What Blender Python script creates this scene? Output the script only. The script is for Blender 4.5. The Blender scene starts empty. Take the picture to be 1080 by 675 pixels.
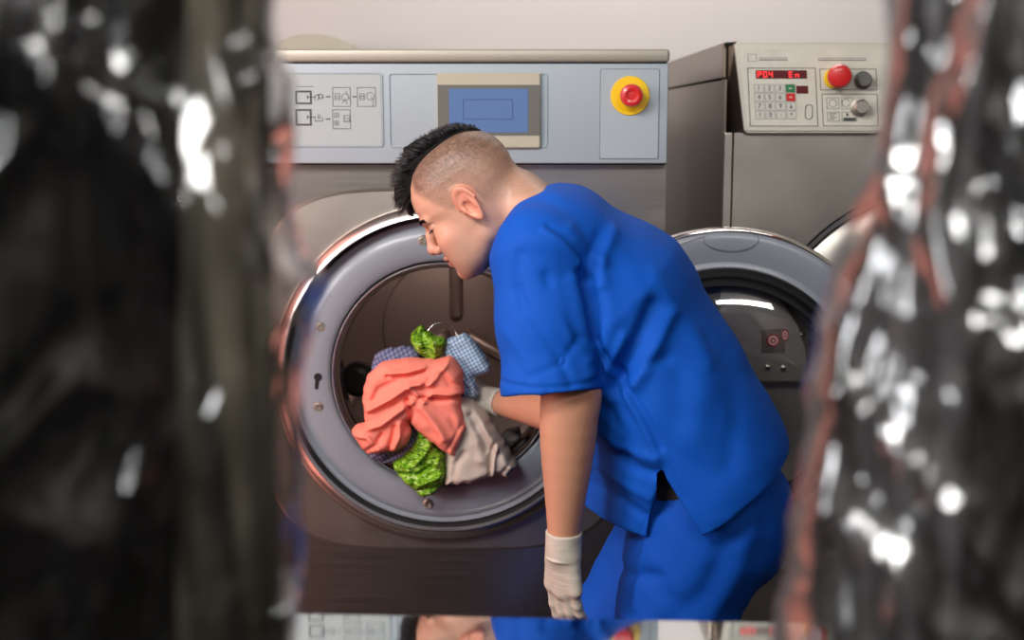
import bpy, bmesh, math, random
import numpy as np
from mathutils import Vector, Matrix, noise as mnoise
random.seed(7); np.random.seed(7)
SC = bpy.context.scene
COL = SC.collection
PI = math.pi
# ------------------------------------------------------------------ camera
F = 1350.0
TH = math.radians(9.0)
CAM = np.array([0.0, -2.4, 1.62])
FW = np.array([0, math.cos(TH), -math.sin(TH)])
UP = np.array([0, math.sin(TH), math.cos(TH)])

def W(px, py, Y):
    """photo position -> world point on the vertical plane y = Y"""
    d = FW + np.array([1, 0, 0]) * (px - 540) / F + UP * (337.5 - py) / F
    t = (Y - CAM[1]) / d[1]
    p = CAM + d * t
    return Vector((p[0], Y, p[2]))

def XZ(pts, Y):
    return [(W(x, y, Y).x, W(x, y, Y).z) for x, y in pts]

cd = bpy.data.cameras.new('camera'); cam = bpy.data.objects.new('camera', cd); COL.objects.link(cam)
cam.location = CAM; cam.rotation_euler = (PI / 2 - TH, 0, 0)
cd.sensor_width = 36; cd.lens = F / 1080 * 36; cd.clip_start = .05
cd.dof.use_dof = True; cd.dof.focus_distance = 2.02; cd.dof.aperture_fstop = cd.lens / 1000 / .0135
SC.camera = cam
SC.view_settings.view_transform = 'Standard'; SC.view_settings.look = 'None'
SC.view_settings.gamma = 1; SC.view_settings.exposure = 0; SC.view_settings.use_curve_mapping = False
SC.cycles.use_denoising = True
SC.cycles.max_bounces = 10; SC.cycles.transparent_max_bounces = 24
SC.cycles.caustics_reflective = False; SC.cycles.caustics_refractive = False
SC.cycles.sample_clamp_indirect = 6

# ------------------------------------------------------------------ materials
def lin(r, g, b):
    f = lambda c: (c / 255 / 12.92) if c / 255 <= .04045 else ((c / 255 + .055) / 1.055) ** 2.4
    return (f(r), f(g), f(b), 1)

def mat(name, col, rough=.5, metal=0, bump=0, bscale=200, stretch=None, var=0, vscale=8, coat=0, sheen=0, sss=0,
        emit=None, estr=0, spec=.5, attr=None, aniso=0, mottle=None):
    m = bpy.data.materials.new(name); m.use_nodes = True
    nt = m.node_tree; N = nt.nodes; L = nt.links; b = N['Principled BSDF']
    b.inputs['Base Color'].default_value = col; b.inputs['Roughness'].default_value = rough
    b.inputs['Metallic'].default_value = metal; b.inputs['Coat Weight'].default_value = coat
    b.inputs['Sheen Weight'].default_value = sheen; b.inputs['Specular IOR Level'].default_value = spec
    b.inputs['Anisotropic'].default_value = aniso
    if sss:
        b.inputs['Subsurface Weight'].default_value = sss
        b.inputs['Subsurface Radius'].default_value = (.012, .005, .003); b.inputs['Subsurface Scale'].default_value = 1
    if emit:
        b.inputs['Emission Color'].default_value = emit; b.inputs['Emission Strength'].default_value = estr
    tc = N.new('ShaderNodeTexCoord'); mp = N.new('ShaderNodeMapping')
    L.new(tc.outputs['Object'], mp.inputs['Vector'])
    if stretch: mp.inputs['Scale'].default_value = stretch
    src = None
    if attr:
        a = N.new('ShaderNodeVertexColor'); a.layer_name = attr; src = a.outputs['Color']
    if var:
        n = N.new('ShaderNodeTexNoise'); n.inputs['Scale'].default_value = vscale; n.inputs['Detail'].default_value = 4
        L.new(mp.outputs[0], n.inputs['Vector'])
        r = N.new('ShaderNodeMapRange'); r.inputs[1].default_value = .3; r.inputs[2].default_value = .7
        r.inputs[3].default_value = 1 - var; r.inputs[4].default_value = 1 + var
        L.new(n.outputs['Fac'], r.inputs[0])
        mx = N.new('ShaderNodeVectorMath'); mx.operation = 'SCALE'
        if src: L.new(src, mx.inputs[0])
        else: mx.inputs[0].default_value = col[:3]
        L.new(r.outputs[0], mx.inputs['Scale']); src = mx.outputs[0]
        if metal > .5:
            r2 = N.new('ShaderNodeMapRange'); r2.inputs[3].default_value = rough * .8; r2.inputs[4].default_value = rough * 1.25
            L.new(n.outputs['Fac'], r2.inputs[0]); L.new(r2.outputs[0], b.inputs['Roughness'])
    if src: L.new(src, b.inputs['Base Color'])
    if bump:
        n = N.new('ShaderNodeTexNoise'); n.inputs['Scale'].default_value = bscale; n.inputs['Detail'].default_value = 3
        L.new(mp.outputs[0], n.inputs['Vector'])
        bp = N.new('ShaderNodeBump'); bp.inputs['Strength'].default_value = bump; bp.inputs['Distance'].default_value = .002
        L.new(n.outputs['Fac'], bp.inputs['Height']); L.new(bp.outputs[0], b.inputs['Normal'])
    return m

M = {}
M['steel'] = mat('brushed_steel', (.56, .52, .48, 1), .30, 1, var=.035, vscale=5, stretch=(1, 1, 140), bump=.03, bscale=12)
M['steel2'] = mat('worn_steel', (.56, .52, .47, 1), .36, 1, var=.06, vscale=6, bump=.03, bscale=40)
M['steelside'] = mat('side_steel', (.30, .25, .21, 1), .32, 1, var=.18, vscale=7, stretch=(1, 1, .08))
M['trim'] = mat('satin_trim', (.62, .58, .52, 1), .36, 1, var=.08, vscale=20)
M['bezel'] = mat('bezel_steel', (.80, .74, .71, 1), .24, 1)
M['trim2'] = mat('satin_panel_metal', lin(214, 208, 196), .42, .35)
M['trim3'] = mat('satin_top_trim', lin(172, 165, 152), .45, .4)
M['chrome'] = mat('polished_steel', (.72, .68, .66, 1), .13, 1)
M['flange'] = mat('grey_enamel', lin(138, 143, 152), .36, 0, coat=.15)
M['panel'] = mat('control_panel_grey', lin(160, 171, 178), .45, 0)
M['panel2'] = mat('label_film', lin(170, 178, 178), .4)
M['beige'] = mat('beige_plastic', lin(178, 172, 152), .5)
M['dkgrey'] = mat('dark_grey_plastic', lin(98, 98, 92), .5)
M['lcd'] = mat('lcd', lin(80, 104, 145), .25, emit=lin(95, 122, 168), estr=.26)
M['lcdline'] = mat('lcd_line', lin(30, 50, 95), .3)
M['ink'] = mat('ink', lin(70, 72, 74), .6)
M['yellow'] = mat('yellow_plastic', lin(238, 196, 10), .4)
M['red'] = mat('red_plastic', lin(205, 38, 38), .35, coat=.3)
M['green'] = mat('green_key', lin(40, 120, 70), .4)
M['black'] = mat('black_rubber', lin(22, 22, 24), .4)
M['blackgap'] = mat('black_gap', lin(12, 11, 10), .8)
M['paleplate'] = mat('pale_keypad', lin(208, 204, 190), .45, var=.07, vscale=30)
M['leddark'] = mat('led_window', lin(90, 25, 30), .3)
M['led'] = mat('led_segment', lin(255, 60, 60), .4, emit=lin(255, 60, 60), estr=1.0)
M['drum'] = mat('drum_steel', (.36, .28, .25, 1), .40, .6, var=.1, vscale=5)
M['wall'] = mat('wall_paint', lin(208, 200, 196), .9, var=.02, vscale=3)
M['ceil'] = mat('ceiling_paint', lin(150, 148, 145), .9)
M['dkwall'] = mat('dark_wall_paint', lin(120, 116, 112), .9)
M['floor'] = mat('floor_tile', lin(36, 29, 25), .5, var=.1)
M['skin'] = mat('skin', lin(196, 146, 120), .46, attr='Col', sss=.12, bump=.06, bscale=500)
M['hair'] = mat('black_hair', lin(12, 11, 12), .45)
M['scalp'] = mat('dark_hair_base', lin(14, 12, 12), .8, spec=.2)
M['shirt'] = mat('blue_scrub_cotton', lin(0, 80, 182), .75, bump=.25, bscale=900, spec=.25)
M['pants'] = mat('blue_trouser_cotton', lin(0, 74, 174), .75, bump=.25, bscale=900, spec=.25)
M['belt'] = mat('belt', lin(52, 42, 38), .6)
M['glove'] = mat('latex_glove', lin(200, 190, 176), .42, sss=.1, bump=.35, bscale=60, stretch=(1, 1, 4))
M['counter'] = mat('counter_steel', (.62, .66, .66, 1), .045, 1, var=.05, vscale=6)
M['suit'] = mat('black_suit_wool', lin(11, 11, 12), .9, spec=.1)
M['wood'] = mat('hanger_wood', lin(120, 80, 50), .5)
M['coral'] = mat('coral_cotton', lin(253, 142, 122), .8, bump=.2, bscale=800, spec=.2)
M['beigecloth'] = mat('beige_cotton', lin(198, 184, 170), .8, bump=.2, bscale=800, spec=.2)
M['greycloth'] = mat('grey_cotton', lin(120, 112, 108), .8)
M['coralpaint'] = mat('coral_paint', lin(225, 70, 50), .5)

def check_mat(name, a, b, c, sc):
    m = mat(name, a, .8, spec=.2); nt = m.node_tree; N = nt.nodes; L = nt.links
    tc = N.new('ShaderNodeTexCoord'); sx = N.new('ShaderNodeSeparateXYZ')
    mp = N.new('ShaderNodeMapping'); mp.inputs['Rotation'].default_value = (0, .5, 0); mp.inputs['Scale'].default_value = (sc,) * 3
    L.new(tc.outputs['Object'], mp.inputs[0]); L.new(mp.outputs[0], sx.inputs[0])
    fr = []
    for k in ('X', 'Z'):
        f = N.new('ShaderNodeMath'); f.operation = 'FRACT'; L.new(sx.outputs[k], f.inputs[0])
        g = N.new('ShaderNodeMath'); g.operation = 'GREATER_THAN'; g.inputs[1].default_value = .5; L.new(f.outputs[0], g.inputs[0]); fr.append(g)
    s = N.new('ShaderNodeMath'); s.operation = 'ADD'; L.new(fr[0].outputs[0], s.inputs[0]); L.new(fr[1].outputs[0], s.inputs[1])
    h = N.new('ShaderNodeMath'); h.operation = 'MULTIPLY'; h.inputs[1].default_value = .5; L.new(s.outputs[0], h.inputs[0])
    cr = N.new('ShaderNodeValToRGB'); cr.color_ramp.interpolation = 'CONSTANT'
    cr.color_ramp.elements[0].color = a; cr.color_ramp.elements[0].position = 0
    cr.color_ramp.elements[1].color = c; cr.color_ramp.elements[1].position = .9
    e = cr.color_ramp.elements.new(.3); e.color = b
    L.new(h.outputs[0], cr.inputs[0]); L.new(cr.outputs[0], N['Principled BSDF'].inputs['Base Color'])
    return m
M['check'] = check_mat('light_blue_gingham', lin(215, 226, 236), lin(160, 185, 212), lin(105, 142, 182), 150)
M['check2'] = check_mat('dusky_blue_check', lin(140, 142, 165), lin(105, 108, 140), lin(75, 80, 120), 130)

def green_mat():
    m = mat('green_print', lin(110, 160, 20), .7, spec=.3); nt = m.node_tree; N = nt.nodes; L = nt.links
    tc = N.new('ShaderNodeTexCoord'); mp = N.new('ShaderNodeMapping'); mp.inputs['Rotation'].default_value = (0, .6, 0)
    mp.inputs['Scale'].default_value = (1, 1, 2.5)
    n = N.new('ShaderNodeTexNoise'); n.inputs['Scale'].default_value = 90; n.inputs['Detail'].default_value = 2; n.inputs['Distortion'].default_value = 1.5
    L.new(tc.outputs['Object'], mp.inputs[0]); L.new(mp.outputs[0], n.inputs['Vector'])
    cr = N.new('ShaderNodeValToRGB'); E = cr.color_ramp.elements
    E[0].color = lin(22, 48, 10); E[0].position = .36; E[1].color = lin(205, 220, 160); E[1].position = .68
    e = E.new(.46); e.color = lin(105, 158, 15); e = E.new(.60); e.color = lin(140, 190, 25)
    L.new(n.outputs['Fac'], cr.inputs[0]); L.new(cr.outputs[0], N['Principled BSDF'].inputs['Base Color'])
    return m
M['greenprint'] = green_mat()

def film_mat(name, tint, refl, milky, rough=.1, milkcol=(.8, .8, .78, 1)):
    m = bpy.data.materials.new(name); m.use_nodes = True; nt = m.node_tree; N = nt.nodes; L = nt.links
    N.remove(N['Principled BSDF']); out = N['Material Output']
    tr = N.new('ShaderNodeBsdfTransparent'); tr.inputs[0].default_value = (tint, tint, tint, 1)
    gl = N.new('ShaderNodeBsdfGlossy'); gl.inputs['Roughness'].default_value = rough; gl.inputs['Color'].default_value = (1, 1, 1, 1)
    lw = N.new('ShaderNodeLayerWeight'); lw.inputs['Blend'].default_value = .25
    r = N.new('ShaderNodeMapRange'); r.inputs[3].default_value = refl; r.inputs[4].default_value = 1
    L.new(lw.outputs['Fresnel'], r.inputs[0])
    mx = N.new('ShaderNodeMixShader'); L.new(r.outputs[0], mx.inputs[0]); L.new(tr.outputs[0], mx.inputs[1]); L.new(gl.outputs[0], mx.inputs[2])
    df = N.new('ShaderNodeBsdfTranslucent'); df.inputs[0].default_value = milkcol
    d2 = N.new('ShaderNodeBsdfDiffuse'); d2.inputs[0].default_value = milkcol
    ad = N.new('ShaderNodeMixShader'); ad.inputs[0].default_value = .5; L.new(df.outputs[0], ad.inputs[1]); L.new(d2.outputs[0], ad.inputs[2])
    m2 = N.new('ShaderNodeMixShader'); m2.inputs[0].default_value = milky; L.new(mx.outputs[0], m2.inputs[1]); L.new(ad.outputs[0], m2.inputs[2])
    L.new(m2.outputs[0], out.inputs['Surface'])
    return m
M['film'] = film_mat('clear_plastic_film', .76, .08, .010, .13)
M['film2'] = film_mat('shiny_plastic_film', .80, .20, .015, .14)
M['olive'] = mat('olive_film_tone', lin(165, 158, 136), .8, var=.55, vscale=14, stretch=(2.2, 2.2, .12))  # streaky tone stands in for light streaks in the folded film
M['dgrey'] = mat('silver_film_mottle', lin(135, 133, 135), .7, var=.7, vscale=22)  # mottled colour stands in for silver highlights on the film
M['glass'] = film_mat('door_glass', .93, .12, 0.0, .02)

# ------------------------------------------------------------------ object helpers
def thing(name, label, cat, loc=(0, 0, 0), group=None):
    o = bpy.data.objects.new(name, None); COL.objects.link(o); o.location = loc
    o['label'] = label; o['category'] = cat
    if group: o['group'] = group
    o.empty_display_size = .05
    return o
def tag(o, label, cat, group=None):
    o['label'] = label; o['category'] = cat
    if group: o['group'] = group
    return o
def struct(o): o['kind'] = 'structure'; return o

def link(name, me, m, parent=None, smooth=False, label=None):
    if m is not None: me.materials.append(m)
    o = bpy.data.objects.new(name, me); COL.objects.link(o)
    if smooth: me.polygons.foreach_set('use_smooth', [True] * len(me.polygons))
    if parent is not None:
        o.parent = parent
        off = Vector((0, 0, 0)); p = parent
        while p is not None: off += p.location; p = p.parent
        o.location = -off            # meshes are written in world coordinates
    if label: o['label'] = label
    return o

def from_bm(name, bm, m, parent=None, smooth=False, label=None):
    bmesh.ops.recalc_face_normals(bm, faces=bm.faces)
    me = bpy.data.meshes.new(name); bm.to_mesh(me); bm.free()
    return link(name, me, m, parent, smooth, label)

def autosmooth(o, ang=35):
    me = o.data; me.polygons.foreach_set('use_smooth', [True] * len(me.polygons))
    me.set_sharp_from_angle(angle=math.radians(ang)); return o

def add_box(bm, x0, x1, y0, y1, z0, z1, bev=0):
    r = bmesh.ops.create_cube(bm, size=1)
    vs = r['verts']
    for v in vs: v.co = Vector(((x0 + x1) / 2 + v.co.x * (x1 - x0), (y0 + y1) / 2 + v.co.y * (y1 - y0), (z0 + z1) / 2 + v.co.z * (z1 - z0)))
    if bev:
        es = list({e for v in vs for e in v.link_edges})
        bmesh.ops.bevel(bm, geom=es, offset=bev, segments=3, affect='EDGES', profile=.5)
def box(name, x0, x1, y0, y1, z0, z1, m, parent=None, bev=0, label=None):
    bm = bmesh.new(); add_box(bm, x0, x1, y0, y1, z0, z1, bev)
    o = from_bm(name, bm, m, parent, label=label)
    if bev: autosmooth(o, 20)
    return o
def add_prism(bm, pts, y0, y1):
    """pts: x,z outline ; extruded from y0 (front) to y1"""
    a = [bm.verts.new((x, y0, z)) for x, z in pts]; b = [bm.verts.new((x, y1, z)) for x, z in pts]
    n = len(pts); bm.faces.new(a); bm.faces.new(b[::-1])
    for i in range(n): bm.faces.new((a[i], b[i], b[(i + 1) % n], a[(i + 1) % n]))
def rr(x0, x1, z0, z1, r, n=6):
    r = min(r, abs(x1 - x0) / 2 * .99, abs(z1 - z0) / 2 * .99); out = []
    for cx, cz, a0 in ((x1 - r, z1 - r, 0), (x0 + r, z1 - r, 90), (x0 + r, z0 + r, 180), (x1 - r, z0 + r, 270)):
        for i in range(n + 1):
            a = math.radians(a0 + 90 * i / n); out.append((cx + r * math.cos(a), cz + r * math.sin(a)))
    return out
def rplate(name, px0, py0, px1, py1, r, Y, y0, y1, m, parent, bev=0, label=None):
    """rounded plate given by photo corners on plane Y"""
    a = W(px0, py0, Y); b = W(px1, py1, Y)
    bm = bmesh.new(); add_prism(bm, rr(min(a.x, b.x), max(a.x, b.x), min(a.z, b.z), max(a.z, b.z), r), y0, y1)
    if bev:
        bmesh.ops.recalc_face_normals(bm, faces=bm.faces)
        es = [e for e in bm.edges if abs(e.verts[0].co.y - y0) < 1e-6 and abs(e.verts[1].co.y - y0) < 1e-6]
        bmesh.ops.bevel(bm, geom=es, offset=bev, segments=3, affect='EDGES')
    return autosmooth(from_bm(name, bm, m, parent, label=label), 16)
def add_frame(bm, x0, x1, z0, z1, w, y0, y1):
    add_box(bm, x0, x1, y0, y1, z1 - w, z1); add_box(bm, x0, x1, y0, y1, z0, z0 + w)
    add_box(bm, x0, x0 + w, y0, y1, z0 + w, z1 - w); add_box(bm, x1 - w, x1, y0, y1, z0 + w, z1 - w)
def pframe(bm, px0, py0, px1, py1, w, Y, th=.0006):
    a = W(px0, py0, Y); b = W(px1, py1, Y)
    add_frame(bm, min(a.x, b.x), max(a.x, b.x), min(a.z, b.z), max(a.z, b.z), w, Y - th, Y)
def pbox(bm, px0, py0, px1, py1, Y, th=.0006):
    a = W(px0, py0, Y); b = W(px1, py1, Y)
    add_box(bm, min(a.x, b.x), max(a.x, b.x), Y - th, Y, min(a.z, b.z), max(a.z, b.z))
def add_tube(bm, pts, rad, seg=10, caps=True, closed=False):
    pts = [Vector(p) for p in pts]; n = len(pts); rings = []
    rads = rad if isinstance(rad, (list, tuple)) else [rad] * n
    ref = None
    for i, p in enumerate(pts):
        t = (pts[(i + 1) % n] - pts[i - 1]) if closed else (pts[min(i + 1, n - 1)] - pts[max(i - 1, 0)])
        t.normalize()
        if ref is None: ref = t.orthogonal().normalized()
        ref = (ref - t * ref.dot(t)).normalized(); b = t.cross(ref)
        rings.append([bm.verts.new(p + (ref * math.cos(2 * PI * k / seg) + b * math.sin(2 * PI * k / seg)) * rads[i]) for k in range(seg)])
    for i in range(n if closed else n - 1):
        A = rings[i]; B = rings[(i + 1) % n]
        for k in range(seg): bm.faces.new((A[k], A[(k + 1) % seg], B[(k + 1) % seg], B[k]))
    if caps and not closed: bm.faces.new(rings[0][::-1]); bm.faces.new(rings[-1])
def add_lathe(bm, prof, c, seg=96, mtx=None, closed=False, arc=None):
    """prof: (r, y) around the y axis through c=(x,y,z)"""
    rings = []
    for i in range(seg):
        a = 2 * PI * i / seg; ring = []
        for r, y in prof:
            p = Vector((r * math.cos(a), y, r * math.sin(a)))
            if mtx: p = mtx @ p
            ring.append(bm.verts.new(p + Vector(c)))
        rings.append(ring)
    n = len(prof)
    for i in range(seg):
        A = rings[i]; B = rings[(i + 1) % seg]
        for k in range(n if closed else n - 1):
            k2 = (k + 1) % n
            bm.faces.new((A[k], B[k], B[k2], A[k2]))
    bmesh.ops.remove_doubles(bm, verts=bm.verts, dist=1e-6)
def lathe(name, prof, c, m, parent=None, seg=96, mtx=None, closed=False, label=None, ang=30):
    bm = bmesh.new(); add_lathe(bm, prof, c, seg, mtx, closed)
    return autosmooth(from_bm(name, bm, m, parent, label=label), ang)
def sweep(pts, n):
    """catmull-rom resample"""
    P = [Vector(p) for p in pts]; P = [P[0] * 2 - P[1]] + P + [P[-1] * 2 - P[-2]]; out = []
    for i in range(1, len(P) - 2):
        for k in range(n):
            t = k / n; a, b, c, d = P[i - 1:i + 3]
            out.append(.5 * ((2 * b) + (c - a) * t + (2 * a - 5 * b + 4 * c - d) * t * t + (3 * b - a - 3 * c + d) * t ** 3))
    out.append(P[-2]); return out
def text(name, s, loc, size, m, parent, depth=.0004, label=None, shear=0):
    cu = bpy.data.curves.new(name, 'FONT'); cu.body = s; cu.size = size; cu.extrude = depth; cu.align_x = 'CENTER'; cu.align_y = 'CENTER'; cu.shear = shear
    t = bpy.data.objects.new('tmp', cu); COL.objects.link(t)
    dg = bpy.context.evaluated_depsgraph_get(); me = bpy.data.meshes.new_from_object(t.evaluated_get(dg))
    bpy.data.objects.remove(t)
    me.transform(Matrix.Translation(loc) @ Matrix.Rotation(PI / 2, 4, 'X'))
    me.materials.clear()
    return link(name, me, m, parent, label=label)

# ------------------------------------------------------------------ implicit surfaces
def smin(a, b, k):
    h = np.clip(.5 + .5 * (b - a) / k, 0, 1); return b * (1 - h) + a * h - k * h * (1 - h)
def smax(a, b, k): return -smin(-a, -b, k)
def rcone(P, a, b, ra, rb, ys=1.0):
    a = np.array(a, dtype=np.float64); b = np.array(b, dtype=np.float64)
    s = np.array([1, ys, 1]); ab = (b - a) * s; pa = (P - a) * s
    t = np.clip((pa @ ab) / (ab @ ab), 0, 1)
    return np.linalg.norm(pa - t[:, None] * ab, axis=1) - (ra + (rb - ra) * t)
def chain(P, pts, k=.02, ys=1.0):
    d = None
    for (a, ra), (b, rb) in zip(pts[:-1], pts[1:]):
        e = rcone(P, a, b, ra, rb, ys); d = e if d is None else smin(d, e, k)
    return d
def ell(P, c, r, R=None):
    q = P - np.array(c)
    if R is not None: q = q @ R
    r = np.array(r); k0 = np.linalg.norm(q / r, axis=1); k1 = np.linalg.norm(q / r ** 2, axis=1) + 1e-9
    return k0 * (k0 - 1) / k1
def poly2(x, z, pts):
    """signed distance to polygon, negative inside"""
    pts = np.array(pts); n = len(pts); d = np.full(x.shape, 1e9); s = np.ones(x.shape)
    for i in range(n):
        a = pts[i]; b = pts[i - 1]; e = b - a; wx = x - a[0]; wz = z - a[1]
        t = np.clip((wx * e[0] + wz * e[1]) / (e @ e), 0, 1)
        d = np.minimum(d, (wx - e[0] * t) ** 2 + (wz - e[1] * t) ** 2)
        c1 = z >= a[1]; c2 = z < b[1]; c3 = e[0] * wz > e[1] * wx
        s = np.where((c1 & c2 & c3) | (~c1 & ~c2 & ~c3), -s, s)
    return s * np.sqrt(d)
def segd(x, z, pl):
    d = np.full(x.shape, 1e9)
    for (ax, az), (bx, bz) in zip(pl[:-1], pl[1:]):
        ex, ez = bx - ax, bz - az; t = np.clip(((x - ax) * ex + (z - az) * ez) / (ex * ex + ez * ez + 1e-12), 0, 1)
        d = np.minimum(d, np.hypot(x - ax - ex * t, z - az - ez * t))
    return d
def nz(P, sc, seed=0, oct=2):
    """smooth value noise on points (vectorised, lattice hash)"""
    out = np.zeros(len(P)); amp = 1; tot = 0
    for o in range(oct):
        q = P * np.array(sc) * 2 ** o + seed * 17.3 + o * 5.1
        i = np.floor(q).astype(np.int64); f = q - i; f = f * f * (3 - 2 * f)
        def h(a, b, c):
            n = (a * 374761393 + b * 668265263 + c * 2147483647 + seed * 1013) & 0x7fffffff
            n = ((n ^ (n >> 13)) * 1274126177) & 0x7fffffff
            return ((n ^ (n >> 16)) & 0xffff) / 65535.0
        r = 0
        for dx in (0, 1):
            for dy in (0, 1):
                for dz in (0, 1):
                    w = (f[:, 0] if dx else 1 - f[:, 0]) * (f[:, 1] if dy else 1 - f[:, 1]) * (f[:, 2] if dz else 1 - f[:, 2])
                    r = r + w * h(i[:, 0] + dx, i[:, 1] + dy, i[:, 2] + dz)
        out += amp * (r * 2 - 1); tot += amp; amp *= .5
    return out / tot

def surf(f, lo, hi, h, blk=8, lip=1.9):
    lo = np.array(lo, dtype=np.float64); hi = np.array(hi, dtype=np.float64)
    nb = np.ceil((hi - lo) / h / blk).astype(int) + 1; n = nb * blk
    g = np.stack(np.meshgrid(*[np.arange(k) for k in nb], indexing='ij'), -1).reshape(-1, 3)
    cen = lo + (g * blk + blk / 2) * h
    dc = np.concatenate([f(c) for c in np.array_split(cen, max(1, len(cen) // 200000))])
    D = np.repeat(np.repeat(np.repeat(np.where(dc < 0, -1., 1.).reshape(nb), blk, 0), blk, 1), blk, 2).astype(np.float32)
    act = g[np.abs(dc) < blk * h * .87 * lip]
    off = np.stack(np.meshgrid(*[np.arange(blk)] * 3, indexing='ij'), -1).reshape(-1, 3)
    for ch in np.array_split(act, max(1, len(act) * blk ** 3 // 400000 + 1)):
        if len(ch) == 0: continue
        idx = (ch[:, None, :] * blk + off[None]).reshape(-1, 3)
        D[idx[:, 0], idx[:, 1], idx[:, 2]] = f(lo + idx * h)
    S = D < 0
    c = [S[i:n[0] - 1 + i, j:n[1] - 1 + j, k:n[2] - 1 + k] for i in (0, 1) for j in (0, 1) for k in (0, 1)]
    s = sum(x.astype(np.int8) for x in c); mask = (s > 0) & (s < 8)
    ci = np.argwhere(mask); vid = np.full(mask.shape, -1, dtype=np.int64); vid[mask] = np.arange(len(ci))
    acc = np.zeros((len(ci), 3)); cnt = np.zeros(len(ci))
    cor = [(i, j, k) for i in (0, 1) for j in (0, 1) for k in (0, 1)]
    for A in cor:
        for ax in range(3):
            if A[ax]: continue
            B = list(A); B[ax] = 1
            a = D[ci[:, 0] + A[0], ci[:, 1] + A[1], ci[:, 2] + A[2]]; b = D[ci[:, 0] + B[0], ci[:, 1] + B[1], ci[:, 2] + B[2]]
            m_ = (a < 0) != (b < 0); t = np.where(m_, a / np.where(m_, a - b, 1), 0)
            p = np.tile(np.array(A, dtype=np.float64), (len(ci), 1)); p[:, ax] += t
            acc += p * m_[:, None]; cnt += m_
    V = lo + (ci + acc / cnt[:, None]) * h
    Q = []
    for ax in range(3):
        u, v = [(1, 2), (2, 0), (0, 1)][ax]
        sl0 = [slice(None)] * 3; sl1 = [slice(None)] * 3; sl0[ax] = slice(0, -1); sl1[ax] = slice(1, None)
        ch = S[tuple(sl0)] != S[tuple(sl1)]; e = np.argwhere(ch)
        e = e[(e[:, u] > 0) & (e[:, v] > 0) & (e[:, u] < n[u] - 1) & (e[:, v] < n[v] - 1)]
        du = np.zeros(3, int); du[u] = 1; dv = np.zeros(3, int); dv[v] = 1
        q = [vid[tuple((e - x).T)] for x in (du + dv, dv, du * 0, du)]
        q = np.stack(q, 1); ins = S[tuple(e.T)]
        q = np.where(ins[:, None], q, q[:, ::-1]); Q.append(q)
    Q = np.concatenate(Q); Q = Q[(Q >= 0).all(1)]
    return V, Q

def vnormals(V, Q):
    nrm = np.cross(V[Q[:, 2]] - V[Q[:, 0]], V[Q[:, 3]] - V[Q[:, 1]]); N = np.zeros_like(V)
    for k in range(4): np.add.at(N, Q[:, k], nrm)
    return N / (np.linalg.norm(N, axis=1)[:, None] + 1e-12)
def smoothv(V, Q, it=2, lam=.5):
    E = np.concatenate([np.stack([Q[:, k], Q[:, (k + 1) % 4]], 1) for k in range(4)])
    for _ in range(it):
        A = np.zeros_like(V); c = np.zeros(len(V))
        np.add.at(A, E[:, 0], V[E[:, 1]]); np.add.at(c, E[:, 0], 1); np.add.at(A, E[:, 1], V[E[:, 0]]); np.add.at(c, E[:, 1], 1)
        V = V * (1 - lam) + lam * A / np.maximum(c, 1)[:, None]
    return V
def qmesh(name, V, Q, m, parent=None, col=None, label=None):
    me = bpy.data.meshes.new(name); me.vertices.add(len(V)); me.vertices.foreach_set('co', V.astype(np.float32).ravel())
    me.loops.add(len(Q) * 4); me.loops.foreach_set('vertex_index', Q.astype(np.int32).ravel())
    me.polygons.add(len(Q)); me.polygons.foreach_set('loop_start', np.arange(0, len(Q) * 4, 4, dtype=np.int32))
    me.polygons.foreach_set('loop_total', np.full(len(Q), 4, dtype=np.int32)); me.update(calc_edges=True); me.validate()
    if col is not None:
        ca = me.color_attributes.new('Col', 'FLOAT_COLOR', 'POINT'); c4 = np.ones((len(V), 4), dtype=np.float32); c4[:, :3] = col
        ca.data.foreach_set('color', c4.ravel())
    return link(name, me, m, parent, True, label)

# ================================================================== SETTING
struct(box('floor', -3, 3, -4.2, 1.5, -.1, 0, M['floor']))
struct(box('ceiling', -3, 3, -4.2, 1.5, 2.9, 3.0, M['ceil']))
struct(box('wall_back', -3, 3, 1.45, 1.55, 0, 2.9, M['wall']))
struct(box('wall_left', -3.1, -3, -4.2, 1.5, 0, 2.9, M['dkwall']))
struct(box('wall_right', 3, 3.1, -4.2, 1.5, 0, 2.9, M['dkwall']))
struct(box('wall_front', -3, 3, -4.3, -4.2, 0, 2.9, M['dkwall']))

# ================================================================== MAIN WASHER
DC = W(469, 393, 0); cx, cz = DC.x, DC.z
xr = W(703.5, 120, 0).x; xl = -.62; ztop = W(500, 53, 0).z
wm = thing('washing_machine', 'large steel front-loading washer with grey control panel and open round door', 'washing machine', (cx, .5, 0))
def hole_ring(bm, outer, inner, y0, y1):
    n = len(outer)
    A = [bm.verts.new((x, y0, z)) for x, z in outer]; B = [bm.verts.new((x, y0, z)) for x, z in inner]
    C = [bm.verts.new((x, y1, z)) for x, z in outer]; D = [bm.verts.new((x, y1, z)) for x, z in inner]
    for i in range(n):
        j = (i + 1) % n
        bm.faces.new((A[i], A[j], B[j], B[i])); bm.faces.new((C[i], D[i], D[j], C[j]))
        bm.faces.new((A[i], C[i], C[j], A[j])); bm.faces.new((B[i], B[j], D[j], D[i]))
def rectray(a, x0, x1, z0, z1):
    c, s = math.cos(a), math.sin(a); t = 1e9
    if c > 1e-9: t = min(t, (x1 - cx) / c)
    if c < -1e-9: t = min(t, (x0 - cx) / c)
    if s > 1e-9: t = min(t, (z1 - cz) / s)
    if s < -1e-9: t = min(t, (z0 - cz) / s)
    return (cx + c * t, cz + s * t)
zp = W(500, 173, 0).z      # bottom of control panel
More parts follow.
